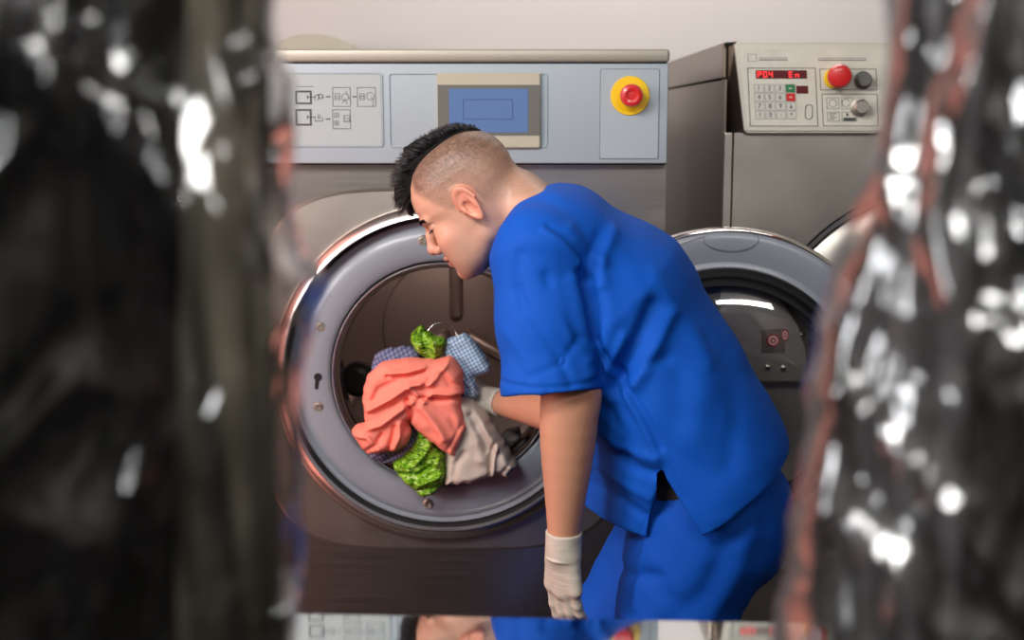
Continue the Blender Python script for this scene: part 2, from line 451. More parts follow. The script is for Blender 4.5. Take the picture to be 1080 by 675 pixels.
angs = [2 * PI * i / 128 for i in range(128)] + [math.atan2(z - cz, x - cx) % (2 * PI) for x in (xl, xr) for z in (.12, zp)]
angs = sorted(angs)
bm = bmesh.new()
hole_ring(bm, [rectray(a, xl, xr, .12, zp) for a in angs], [(cx + .31 * math.cos(a), cz + .31 * math.sin(a)) for a in angs], 0, .004)
add_box(bm, xl, xl + .004, .004, 1.05, .12, ztop - .02); add_box(bm, xr - .004, xr, .004, 1.05, .12, ztop - .02)
add_box(bm, xl, xr, 1.046, 1.05, .12, ztop - .02); add_box(bm, xl, xr, .03, 1.05, ztop - .03, ztop - .02)
add_box(bm, xl + .02, xr - .02, .03, 1.02, 0, .12)
from_bm('body', bm, M['steel'], wm)
# raised squircle collar
def sq(a, s, n=4.2):
    c, d = abs(math.cos(a)), abs(math.sin(a)); t = s / ((c ** n + d ** n) ** (1 / n)); return (cx + t * math.cos(a), cz + t * math.sin(a))
ang2 = [2 * PI * i / 160 for i in range(160)]
bm = bmesh.new()
rings = [([sq(a, .352) for a in ang2], 0), ([sq(a, .346) for a in ang2], -.007), ([(cx + .30 * math.cos(a), cz + .30 * math.sin(a)) for a in ang2], -.009), ([(cx + .30 * math.cos(a), cz + .30 * math.sin(a)) for a in ang2], .0)]
vr = [[bm.verts.new((x, y, z)) for x, z in r] for r, y in rings]
for A, B in zip(vr[:-1], vr[1:]):
    for i in range(160): bm.faces.new((A[i], A[(i + 1) % 160], B[(i + 1) % 160], B[i]))
autosmooth(from_bm('door_collar', bm, M['steel2'], wm), 20)
Cc = (cx, 0, cz)
# bright outer bezel
bz = [(.301, -.008), (.301, -.037), (.302, -.0385), (.3035, -.0385), (.3220, -.026), (.3228, -.024), (.3228, -.007)]
lathe('door_bezel', bz, Cc, M['bezel'], wm, 160, closed=True, ang=50)
# grey flange
fl = [(.300, .012), (.2985, .0), (.2965, -.006), (.292, -.010), (.284, -.008), (.278, -.013), (.262, -.019), (.240, -.021), (.224, -.020), (.217, -.016), (.2145, -.008), (.2145, .03), (.300, .03)]
flg = lathe('door_flange', fl, Cc, M['flange'], wm, 160, closed=True, ang=50)
lathe('flange_gap', [(.302, -.005), (.302, -.012), (.2965, -.012), (.2945, -.004)], Cc, M['blackgap'], wm, 160, closed=True)  # black ring stands in for the dark gap between flange and bezel
lathe('inner_lip', [(.2145, -.012), (.2135, -.022), (.210, -.025), (.2065, -.022), (.206, .0), (.203, .012), (.200, .014), (.1995, .05), (.2145, .05)], Cc, M['chrome'], wm, 160, closed=True, ang=50)
for px, py in ((446.5, 253.5), (338, 345), (336, 429), (451.5, 531)):
    p = W(px, py, -.02); dx, dz = p.x - cx, p.z - cz
    s = lathe('screw', [(0, -.0018), (.0035, -.0018), (.0042, -.003), (.0062, -.003), (.0066, -.001), (.0066, .002)], (p.x, -.021, p.z), M['trim'], wm, 20)
    lathe('washer_cup', [(.0066, -.0004), (.0085, -.0018), (.0098, -.0004), (.0098, .002)], (p.x, -.0205, p.z), M['trim'], s, 24)
kp = W(335, 402, -.02)
bm = bmesh.new()
add_lathe(bm, [(0, -.001), (.0078, -.001), (.0078, .002)], (kp.x + .001, -.0205, kp.z + .008), 20)
add_prism(bm, [(kp.x - .006, kp.z - .015), (kp.x + .001, kp.z - .016), (kp.x + .004, kp.z + .006), (kp.x - .004, kp.z + .006)], -.0214, -.018)
from_bm('lock_slot', bm, M['blackgap'], wm)
# drum
dr = [(.212, .04), (.245, .055), (.285, .075), (.290, .10), (.290, .50), (.28, .525), (.172, .525), (.168, .521), (0, .521)]
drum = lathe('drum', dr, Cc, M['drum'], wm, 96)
for k in range(3):
    a = math.radians(88 + 120 * k); bm = bmesh.new()
    e1 = Vector((math.cos(a), 0, math.sin(a))); e2 = Vector((-math.sin(a), 0, math.cos(a)))
    n_ = 14; sec = []
    for yy in (.11, .16, .45, .50):
        hgt = .055 if .12 < yy < .48 else .01
        sec.append([bm.verts.new(Vector(Cc) + Vector((0, yy, 0)) + e1 * (.29 - hgt * math.cos((j / n_ - .5) * PI) ** 1.3 if 0 < j < n_ else .291) + e2 * ((j / n_ - .5) * .07)) for j in range(n_ + 1)])
    for A, B in zip(sec[:-1], sec[1:]):
        for j in range(n_): bm.faces.new((A[j], A[j + 1], B[j + 1], B[j]))
    bm.faces.new(sec[0]); bm.faces.new(sec[-1][::-1])
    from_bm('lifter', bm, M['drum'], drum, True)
for k in range(3):
    a = math.radians(90 + 120 * k); e1 = Vector((math.cos(a), 0, math.sin(a))); bm = bmesh.new()
    add_tube(bm, [Vector(Cc) + e1 * r + Vector((0, yy, 0)) for r, yy in ((.03, .523), (.035, .514), (.17, .514), (.28, .512), (.289, .50))], .015, 12)
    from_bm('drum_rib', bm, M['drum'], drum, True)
# outer tub knob seen at lower left inside the mouth
p = W(377, 402, .12)
lathe('drain_plug', [(0, -.02), (.02, -.02), (.026, -.014), (.028, 0), (.034, .0), (.036, .006), (.036, .02)], (p.x, .13, p.z), M['black'], wm, 40)
# control panel
zb = W(500, 172.5, -.03).z; zt = W(500, 67, -.03).z; xpr = W(704.5, 120, -.03).x
bm = bmesh.new(); yF = -.03
add_box(bm, xl, xpr, yF, .03, zb, zt, .003)
cp = autosmooth(from_bm('control_panel', bm, M['panel'], wm), 16)
# top trim bar
z0 = W(500, 66, -.035).z; z1 = W(500, 51.5, -.035).z
bm = bmesh.new(); add_box(bm, xl - .002, W(706.5, 60, -.035).x, -.036, .04, z0 + .001, z1, .006)
autosmooth(from_bm('top_trim', bm, M['trim3'], wm), 16)
box('top_gap', xl, xpr - .003, -.022, .03, zt - .002, z0 + .002, M['blackgap'], wm)
box('panel_gap', xl, xr - .002, -.006, .01, zp - .001, zb + .002, M['blackgap'], wm)
bm = bmesh.new()
# rims of recess fields
pi_ = yF
def rim(px0, py0, px1, py1, w=.0022):
    b2 = bmesh.new(); a = W(px0, py0, pi_); b = W(px1, py1, pi_)
    o = rr(a.x, b.x, b.z, a.z, .006); i = rr(a.x + w, b.x - w, b.z + w, a.z - w, .005)
    hole_ring(b2, o, i, pi_ - .0022, pi_ + .001)
    return autosmooth(from_bm('panel_rim', b2, M['panel'], cp), 16)
rim(250, 76.5, 404.5, 155); rim(409.5, 77, 577, 155.5)
rplate('label_plate', 252, 78, 402.5, 153.5, .004, pi_, pi_ - .0008, pi_, M['panel2'], cp)
# pictograms
bm = bmesh.new(); Y = pi_ - .0008
for (x0, y0, x1, y1) in ((350.5, 92, 370, 112.5), (376.5, 92, 396.5, 112.5), (350.5, 115.5, 370, 136)): pframe(bm, x0, y0, x1, y1, .0009, Y)
for (x0, y0, x1, y1, w) in ((311, 95.5, 329, 110, .0034), (311, 115, 329, 132.5, .0034), (353, 98.5, 358.5, 105.5, .0007), (379, 98.5, 384.5, 105.5, .0007), (352.5, 119, 357.5, 124, .0007), (352.5, 127.5, 357.5, 132, .0007), (362.5, 121.5, 369, 129, .0008)):
    pframe(bm, x0, y0, x1, y1, w, Y)
for (x0, y0, x1, y1) in ((312, 91, 331, 91.5), (343.5, 101.4, 348.5, 102.6), (371.5, 101.4, 376, 102.6), (343.5, 125, 348.5, 126.2), (324, 102, 333, 102.8), (324, 123.2, 333, 124), (332.5, 127.3, 340, 128), (335.2, 120.5, 335.9, 125.5), (337.2, 120.5, 337.9, 125.5), (332, 123, 332.6, 128), (340, 123, 340.6, 128), (353, 101, 358, 101.5), (353, 103, 358, 103.5), (379, 101, 384, 101.5), (379, 103, 384, 103.5), (362.5, 124.5, 369, 125), (362.5, 127, 369, 127.4), (323.8, 100.6, 325, 104.2), (323.8, 121.8, 325, 125.4), (354.6, 120, 355.3, 123), (354.5, 128.5, 355.5, 131)):
    pbox(bm, x0, y0, x1, y1, Y)
def pcurve(bm, pts, w, Y):
    q = [W(x, y, Y - .0003) for x, y in pts]; add_tube(bm, q, w, 4)
def circ(x, y, r, a0=0, a1=360, n=18): return [(x + r * math.cos(math.radians(a0 + (a1 - a0) * i / n)), y + r * math.sin(math.radians(a0 + (a1 - a0) * i / n))) for i in range(n + 1)]
pcurve(bm, circ(390.5, 101.5, 4), .0005, Y); pcurve(bm, [(391, 102), (394, 105), (393, 112)], .0005, Y)
pcurve(bm, circ(364, 102.5, 3.6), .0005, Y); pcurve(bm, [(364.5, 96), (369.5, 105)], .0005, Y); pcurve(bm, [(361, 109), (364, 104), (366, 110)], .0005, Y)
pcurve(bm, [(332, 106), (332, 101), (335, 100), (337, 103), (340, 103), (341, 101), (338, 99.5), (334, 100)], .0006, Y); pcurve(bm, [(335, 106), (336, 102.5)], .0006, Y)
pcurve(bm, circ(338.3, 102, 2.6), .0005, Y)
from_bm('pictograms', bm, M['ink'], cp)
# touch screen unit
ts = rplate('touch_screen', 461, 77, 569.5, 155.8, .004, pi_, pi_ - .009, pi_, M['beige'], wm, .0015, label='beige framed screen unit')
rplate('screen_bezel', 461.5, 89.5, 569, 143, .001, pi_ - .009, pi_ - .0098, pi_ - .009, M['dkgrey'], ts)
rplate('lcd_screen', 473.5, 93.5, 556.8, 139.8, .0005, pi_ - .0098, pi_ - .0104, pi_ - .0098, M['lcd'], ts)
bm = bmesh.new(); pframe(bm, 488.3, 104.8, 540.8, 126, .0008, pi_ - .0104, .0003); from_bm('screen_box', bm, M['lcdline'], ts)
# stop button field
bm = bmesh.new(); a = W(633, 72.5, pi_); b = W(694.5, 168, pi_)
hole_ring(bm, rr(a.x, b.x, b.z, a.z, .004), rr(a.x + .0009, b.x - .0009, b.z + .0009, a.z - .0009, .0035), pi_ - .0004, pi_)
from_bm('button_plate_seam', bm, M['dkgrey'], cp)
rplate('button_plate', 633.8, 73.3, 693.7, 167.2, .0035, pi_, pi_ - .0014, pi_, M['panel'], cp, .0005)
e = W(664.5, 101, pi_)
eb = lathe('emergency_button', [(0, -.003), (.0345, -.003), (.0355, -.0015), (.0355, .0)], (e.x, pi_ - .0014, e.z), M['yellow'], wm, 48, label='yellow disc with red emergency stop button')
lathe('red_knob', [(0, -.034), (.008, -.0335), (.0085, -.036), (.013, -.037), (.0185, -.035), (.0205, -.030), (.0205, -.022), (.014, -.018), (.014, -.003)], (e.x, pi_ - .0014, e.z), M['red'], eb, 40)
# open door
dm = Matrix.Rotation(math.radians(-7), 3, 'Z')
dc = W(764, 416, -.11); Dc = (dc.x, -.11, dc.z)
door = lathe('door', [(.303, .015), (.305, .0), (.302, -.012), (.296, -.019), (.285, -.021), (.262, -.016), (.245, -.012), (.236, -.017), (.230, -.016), (.229, .012), (.295, .022)], Dc, M['flange'], wm, 160, dm, True, 'grey round door swung wide open', 40)
lathe('edge_ring', [(.3005, -.019), (.3045, -.013), (.3062, -.002), (.3062, .016), (.3, .024), (.304, .014), (.3035, .0)], Dc, M['chrome'], door, 160, dm, True)
lathe('rubber_gasket', [(.236, -.016), (.235, -.030), (.229, -.037), (.222, -.037), (.216, -.030), (.212, -.034), (.205, -.034), (.202, -.026), (.202, .005), (.232, .005)], Dc, M['black'], door, 128, dm, True)
lathe('glass_bowl', [(.203, -.010), (.201, -.020), (.192, -.036), (.168, -.046), (.13, -.051), (.08, -.054), (0, -.055)], Dc, M['glass'], door, 96, dm)
lathe('back_cover', [(.229, .012), (.2, .022), (.1, .028), (0, .03)], Dc, M['steel2'], door, 96, dm)
def dp(px, py, off):
    """point on the door plane, off metres in front"""
    nrm = dm @ Vector((0, -1, 0)); o = Vector(Dc) + nrm * off
    d = FW + np.array([1, 0, 0]) * (px - 540) / F + UP * (337.5 - py) / F; d = Vector(d); c = Vector(CAM)
    return c + d * ((o - c).dot(nrm) / d.dot(nrm))
def dplate(name, pts, off, th, m, parent):
    nrm = dm @ Vector((0, -1, 0)); bm = bmesh.new(); A = [bm.verts.new(dp(x, y, off)) for x, y in pts]; B = [bm.verts.new(v.co - nrm * th) for v in A]
    bm.faces.new(A); bm.faces.new(B[::-1]); n = len(pts)
    for i in range(n): bm.faces.new((A[i], B[i], B[(i + 1) % n], A[(i + 1) % n]))
    return from_bm(name, bm, m, parent)
dplate('inner_plate', [(760, 300), (800, 298), (826, 320), (842, 345), (850, 372), (851, 402), (760, 402)], .006, .004, M['steel2'], door)
dplate('warning_label', [(803, 348), (827, 346), (828, 372), (803, 373)], .0075, .001, M['steelside'], door)
M['stick'] = mat('sticker_red', lin(120, 28, 40), .5); M['stickp'] = mat('sticker_pink', lin(214, 150, 150), .5)
nrm = dm @ Vector((0, -1, 0))
for (px, py, r, sx) in ((815.5, 359, .0125, 1), (828, 353.5, .0115, .6)):  # second, narrowed one models the reflection of the first
    c = dp(px, py, .009); mm = dm @ Matrix.Diagonal((sx, 1, 1))
    s = lathe('sticker_and_reflection', [(0, -.0004), (r, -.0004), (r, .001)], c, M['stick'], door, 32, mm, label='dark red bullseye, sticker and its modelled reflection')
    lathe('sticker_ring', [(r * .42, -.0008), (r * .7, -.0008), (r * .7, 0), (r * .42, 0)], c, M['stickp'], s, 32, mm, True)
    lathe('sticker_dot', [(0, -.0008), (r * .22, -.0008), (r * .22, 0)], c, M['stickp'], s, 20, mm)
for px, py in ((810, 388), (826.5, 389), (847, 353.5)):
    c = dp(px, py, .012); lathe('bolt', [(0, -.004), (.003, -.004), (.0045, -.001), (.0045, .006)], c, M['chrome'], door, 16, dm)
# scratch rings on door face
bm = bmesh.new(); pts = []
for i in range(33):
    a = math.radians(-60 + 260 * i / 32); pts.append(dp(771 + 29 * math.cos(a), 252.5 + 12 * math.sin(a), .0212))
add_tube(bm, pts[:], .0006, 4)
pts2 = [dp(x, y, .0205) for x, y in ((716, 259), (726, 255), (741, 250))]; add_tube(bm, pts2, .0006, 4)
from_bm('scuff_line', bm, M['dkgrey'], door)
# hinge
hx = W(640, 400, -.04).x
for dz in (-.075, .075): box('hinge', hx - .03, hx + .05, -.075, -.009, cz + dz - .025, cz + dz + .025, M['steel2'], wm, .006)

# ================================================================== SECOND WASHER
YF = .10
m2 = thing('washing_machine', 'older steel washer with beige keypad panel and red digital display', 'washing machine', (1.0, .5, 0))
a = W(765, 140, YF); X0 = a.x; X1 = X0 + 1.0; zt2 = W(850, 44, YF).z; zc = W(850, 140, YF).z
dc2 = W(985, 385, YF)
c2x, c2z = dc2.x, dc2.z
def rectray2(a, x0, x1, z0, z1):
    c, s = math.cos(a), math.sin(a); t = 1e9
    if c > 1e-9: t = min(t, (x1 - c2x) / c)
    if c < -1e-9: t = min(t, (x0 - c2x) / c)
    if s > 1e-9: t = min(t, (z1 - c2z) / s)
    if s < -1e-9: t = min(t, (z0 - c2z) / s)
    return (c2x + c * t, c2z + s * t)
bm = bmesh.new(); xs = W(774, 160, YF).x
angs = sorted([2 * PI * i / 96 for i in range(96)] + [math.atan2(z - c2z, x - c2x) % (2 * PI) for x in (xs, X1) for z in (.7, zc)])
hole_ring(bm, [rectray2(a, xs, X1, .7, zc) for a in angs], [(c2x + .355 * math.cos(a), c2z + .355 * math.sin(a)) for a in angs], YF, YF + .01)
zl = W(810, 583, YF).z
add_box(bm, xs, X1, YF, YF + .01, .1, zl - .04); add_box(bm, xs, X1, YF, YF + .01, zl, .7)
add_box(bm, X0, xs - .002, YF + .006, YF + .02, .1, zc, .002)
add_box(bm, X0 + .05, X1 - .02, YF + .05, 1.0, 0, .1)
from_bm('body', bm, M['steel2'], m2)
bm = bmesh.new()
zs = W(757, 83, YF + .05).z
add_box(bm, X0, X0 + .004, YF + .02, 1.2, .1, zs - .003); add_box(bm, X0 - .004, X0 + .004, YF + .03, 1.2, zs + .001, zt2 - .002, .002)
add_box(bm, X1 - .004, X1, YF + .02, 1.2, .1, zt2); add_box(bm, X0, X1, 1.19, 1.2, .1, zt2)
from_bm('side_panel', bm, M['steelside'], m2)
bm = bmesh.new(); add_box(bm, X0 - .002, X1, YF + .01, 1.2, zt2 - .006, zt2, .002); from_bm('top_panel', bm, M['blackgap'], m2)
bm = bmesh.new(); add_box(bm, xs, X1, YF - .004, YF + .01, zl - .012, zl, .002); add_box(bm, xs, X1, YF - .002, YF + .01, zl - .035, zl - .022, .002)
from_bm('service_trim', bm, M['trim'], m2)
box('service_gap', xs, X1, YF + .012, YF + .02, zl - .045, zl + .005, M['blackgap'], m2)
# control box with slanted left end
Yc = YF - .02
pts = [(W(775, 44, Yc).x, W(775, 44, Yc).z), (X1, W(775, 44, Yc).z), (X1, W(787, 140, Yc).z), (W(786, 140, Yc).x, W(787, 140, Yc).z)]
bm = bmesh.new(); add_prism(bm, pts, Yc, YF + .06)
bmesh.ops.recalc_face_normals(bm, faces=bm.faces); bmesh.ops.bevel(bm, geom=list(bm.edges), offset=.004, segments=3, affect='EDGES')
cb = autosmooth(from_bm('control_panel', bm, M['trim2'], m2, label='beige satin control panel'), 16)
# side cheek (darker wedge from the panel corner back to the side)
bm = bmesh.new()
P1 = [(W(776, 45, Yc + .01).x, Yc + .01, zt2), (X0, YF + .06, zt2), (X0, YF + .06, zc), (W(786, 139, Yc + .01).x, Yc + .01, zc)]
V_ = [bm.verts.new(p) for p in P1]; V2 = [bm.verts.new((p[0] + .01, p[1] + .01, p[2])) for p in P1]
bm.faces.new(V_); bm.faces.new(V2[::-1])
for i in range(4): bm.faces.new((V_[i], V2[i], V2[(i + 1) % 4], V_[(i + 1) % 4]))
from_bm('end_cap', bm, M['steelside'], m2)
sh = lambda y: (y - 90) * .045          # the printed film sits a little skewed
def q4(x0, y0, x1, y1): return [(x0 + sh(y0), y0), (x1 + sh(y0), y0), (x1 + sh(y1), y1), (x0 + sh(y1), y1)]
def pp(bm, pts, Y, th=.0006):
    add_prism(bm, XZ(pts, Y), Y - th, Y)
def pfr(bm, x0, y0, x1, y1, w, Y):
    for r in ((x0, y0, x1, y0 + w), (x0, y1 - w, x1, y1), (x0, y0 + w, x0 + w, y1 - w), (x1 - w, y0 + w, x1, y1 - w)): pp(bm, q4(*r), Y)
bm = bmesh.new(); pp(bm, q4(785, 52, 1050, 134), Yc, .001); from_bm('keypad_film', bm, M['paleplate'], cb)
Yk = Yc - .001
bm = bmesh.new()
pfr(bm, 789, 71.5, 861, 133.2, .7, Yk); pfr(bm, 865, 72.5, 925, 95, .6, Yk); pfr(bm, 866, 99, 925, 133, .6, Yk)
pfr(bm, 871, 103, 884, 115, .4, Yk); pfr(bm, 886.5, 103, 899, 115, .4, Yk); pfr(bm, 871, 118, 884, 128, .4, Yk); pfr(bm, 886.5, 118, 902, 128, .4, Yk)
pfr(bm, 790, 57, 799, 65, .3, Yk)
for r in ((802, 60.8, 832, 61.2), (802, 62.8, 832, 63.6), (864, 61, 915, 61.4), (864, 63, 915, 63.8)): pp(bm, q4(*r), Yk)
pcurve(bm, [(x + sh(y), y) for x, y in circ(877.5, 109, 4)], .0005, Yk); pcurve(bm, circ(892, 108.5, 4, 30, 330), .0007, Yk)
for i in range(4): pp(bm, q4(873, 119.5 + i * 2, 881 - (i % 2) * 3, 120.2 + i * 2), Yk)
pp(bm, q4(888, 124, 901, 127.4), Yk); pp(bm, q4(891, 119.5, 893.5, 122.5), Yk)
from_bm('printed_lines', bm, M['ink'], cb)
bm = bmesh.new(); pp(bm, q4(797.5, 74, 851.5, 83), Yk); pp(bm, q4(839.5, 90.5, 852, 98.8), Yk); dsp = from_bm('digital_display', bm, M['leddark'], cb)
# glowing segments P04 En
SEG = {'P': 'abefg', '0': 'abcdef', '4': 'bcfg', 'E': 'adefg', 'n': 'ceg'}
def seg7(bm, ch, x, y, w, h, Y):
    t = .9; L_ = {'a': (x, y, x + w, y + t), 'g': (x, y + h / 2 - t / 2, x + w, y + h / 2 + t / 2), 'd': (x, y + h - t, x + w, y + h), 'f': (x, y, x + t, y + h / 2), 'e': (x, y + h / 2, x + t, y + h), 'b': (x + w - t, y, x + w, y + h / 2), 'c': (x + w - t, y + h / 2, x + w, y + h)}
    for s in SEG[ch]: pp(bm, q4(*L_[s]), Y, .0004)
for ch, x in (('P', 799.5), ('0', 805.5), ('4', 811.5), ('E', 832.5), ('n', 839)):
    bm = bmesh.new(); seg7(bm, ch, x, 75.4, 4, 6.2, Yk - .0006); from_bm('display_character', bm, M['led'], cb)
keys = [['1', '2', '3', 'g'], ['4', '5', '6', 'r'], ['7', '8', '9', '↓'], ['?', '0', '·', '*']]
M['key'] = mat('pale_key', lin(200, 198, 188), .45)
for r_, row in enumerate(keys):
    for c_, k in enumerate(row):
        x = 800 + c_ * 11.1; y = 93.2 + r_ * 9.4
        bm = bmesh.new(); pp(bm, q4(x - 4.6, y - 4, x + 4.6, y + 4), Yk, .0018)
        kc = {'g': 'green', 'r': 'red'}.get(k, 'key')
        ko = from_bm('key', bm, M[kc], cb, label={'g': 'green start key', 'r': 'red stop key'}.get(k))
        bm = bmesh.new(); pfr(bm, x - 4.9, y - 4.3, x + 4.9, y + 4.3, .45, Yk); from_bm('key_outline', bm, M['ink'], cb)
        if k in 'gr':
            bm = bmesh.new(); pp(bm, q4(x - 1.6, y - .6, x + 1.6, y + .6), Yk - .0018); from_bm('key_mark', bm, M['key'], cb)
        elif k == '↓':
            bm = bmesh.new(); pp(bm, q4(x - .35, y - 2.6, x + .35, y + 2), Yk - .0018); pp(bm, [(x - 1.8 + sh(y), y + .6), (x + 1.8 + sh(y), y + .6), (x + sh(y), y + 2.8)], Yk - .0018); from_bm('key_mark', bm, M['ink'], cb)
        else:
            p = W(x + sh(y), y, Yk - .002); text('key_mark', k, p, .0125, M['ink'], cb)
bm = bmesh.new(); aa = W(848 + sh(118), 110, Yk); bb = W(855.5 + sh(118), 126, Yk)
hole_ring(bm, rr(aa.x, bb.x, bb.z, aa.z, .007), rr(aa.x + .0012, bb.x - .0012, bb.z + .0012, aa.z - .0012, .006), Yk - .001, Yk)
from_bm('data_port', bm, M['ink'], cb)
e = W(879.5, 82.5, Yk)
es = lathe('emergency_button', [(0, -.01), (.017, -.01), (.0195, -.006), (.0195, 0)], (e.x, Yk, e.z), M['yellow'], m2, 40, label='red mushroom stop button with yellow collar')
lathe('red_knob', [(0, -.043), (.012, -.0435), (.019, -.041), (.0225, -.034), (.022, -.026), (.015, -.020), (.014, -.008)], (e.x + .003, Yk, e.z + .003), M['red'], es, 40)
for (px, py, r, mt, nm) in ((910, 84.5, .013, 'dkgrey', 'selector_knob'), (906, 113, .014, 'trim', 'key_switch')):
    p = W(px, py, Yk); lathe(nm, [(0, -.022), (r * .8, -.022), (r, -.019), (r, -.002), (r * 1.25, -.002), (r * 1.3, 0)], (p.x, Yk, p.z), M[mt], m2, 32)
# second machine door
lathe('door_ring', [(.352, .012), (.352, -.004), (.344, -.006), (.341, .0), (.341, .012)], (c2x, YF, c2z), M['black'], m2, 128, closed=True)
lathe('door', [(.340, .01), (.340, -.012), (.33, -.018), (.28, -.022), (.262, -.02), (.25, -.01), (.2, .01), (0, .02)], (c2x, YF, c2z), M['steel2'], m2, 128)

# ================================================================== duct behind the washer
p = W(338, 46, 1.25)
bm = bmesh.new()
add_lathe(bm, [(0, -.1), (.12, -.1), (.125, -.09), (.125, .09), (.12, .1), (0, .1)], (0, 0, 0), 64)
for v in bm.verts: v.co = Vector((v.co.x * .9, v.co.y, v.co.z * .42)) + Vector((p.x, 1.2, p.z - .035))
du = autosmooth(from_bm('duct_head', bm, M['beige'], None))
bm = bmesh.new()
dt = thing('duct', 'low rounded beige duct showing above the washer top at left', 'duct', (p.x, 1.2, 0))
du.parent = dt; du.location = (-p.x, -1.2, 0)
box('duct_shaft', p.x - .08, p.x + .08, 1.12, 1.28, 0, p.z - .06, M['beige'], dt)

# ================================================================== COUNTER
zc_ = None
def down(px, py, Yd): return W(px, py, Yd)
TD = 1.175
pL = W(305, 646.5, -2.4 + TD); pR = W(815, 656, -2.4 + TD)
zt_ = (pL.z + pR.z) / 2
# the far edge is skewed: solve its two end points on the plane z = zt_
def onz(px, py, z):
    d = FW + np.array([1, 0, 0]) * (px - 540) / F + UP * (337.5 - py) / F; t = (z - CAM[2]) / d[2]; q = CAM + d * t; return Vector(q)
eL = onz(305, 646.5, zt_); eR = onz(815, 656, zt_); dd = (eR - eL).normalized(); nn = Vector((dd.y, -dd.x, 0))
A_ = eL - dd * .55; B_ = eR + dd * .6
ct = thing('counter', 'polished steel counter top along the bottom of the view', 'counter', ((A_.x + B_.x) / 2, A_.y - .25, 0))
def obox(name, u0, u1, v0, v1, z0, z1, m, parent, bev=0):
    bm = bmesh.new(); add_box(bm, u0, u1, v0, v1, z0, z1, bev)
    for v in bm.verts: q = A_ + dd * v.co.x + nn * v.co.y; v.co = Vector((q.x, q.y, v.co.z))
    return from_bm(name, bm, m, parent)
L_ = (B_ - A_).length
obox('counter_top', 0, L_, 0, .34, zt_ - .035, zt_, M['counter'], ct, .0015)
obox('counter_body', .03, L_ - .03, .03, .31, .08, zt_ - .035, M['blackgap'], ct)
obox('plinth', .05, L_ - .05, .05, .29, 0, .08, M['black'], ct)

# ================================================================== PERSON
exec_person = True
YM = -.40
per = thing('person', 'man with shaved sides in blue scrubs leaning toward the open drum', 'person', (W(700, 520, YM).x, YM, 0))
# ---- head in its own frame: x forward (face), y to his left (towards camera), z up
O = W(497, 212, YM); hs = 1 / 672.0 * 640
PT = math.radians(33); YAW = math.radians(4)
fwd = Vector((-math.cos(PT), 0, -math.sin(PT))); upv = Vector((-math.sin(PT), 0, math.cos(PT))); lat = Vector((0, -1, 0))
fwd2 = (fwd * math.cos(YAW) - lat * math.sin(YAW)); lat2 = (lat * math.cos(YAW) + fwd * math.sin(YAW))
HB = np.array([fwd2, lat2, upv]).T   # columns
On = np.array(O)
def toloc(P): return ((P - On) @ HB) / hs
def toworld(q): return On + (np.array(q) * hs) @ HB.T
zt_h = [.110, .1085, .104, .097, .086, .070, .052, .034, .016, .0, -.018, -.036, -.052, -.066, -.080, -.091, -.099, -.105, -.109]
xf_h = [.000, .018, .038, .052, .065, .076, .0835, .0865, .0855, .0785, .0765, .0780, .0790, .0785, .0795, .0805, .0790, .0740, .062]
xb_h = [-.012, -.030, -.050, -.064, -.077, -.088, -.0935, -.0945, -.092, -.086, -.078, -.066, -.052, -.036, -.018, -.002, .014, .028, .045]
w_h = [.003, .018, .036, .049, .060, .0690, .0735, .0750, .0740, .0715, .0690, .0660, .0630, .0585, .0515, .0430, .0345, .0240, .010]
zz = np.array(zt_h[::-1]); 
def prof(z, arr):
    a = np.array(arr[::-1]); zs = np.linspace(zz[0], zz[-1], 400); v = np.interp(zs, zz, a)
    k = np.exp(-np.linspace(-2, 2, 17) ** 2); k /= k.sum(); vp = np.pad(v, 8, mode='edge'); v = np.convolve(vp, k, 'valid')
    return np.interp(z, zs, v)
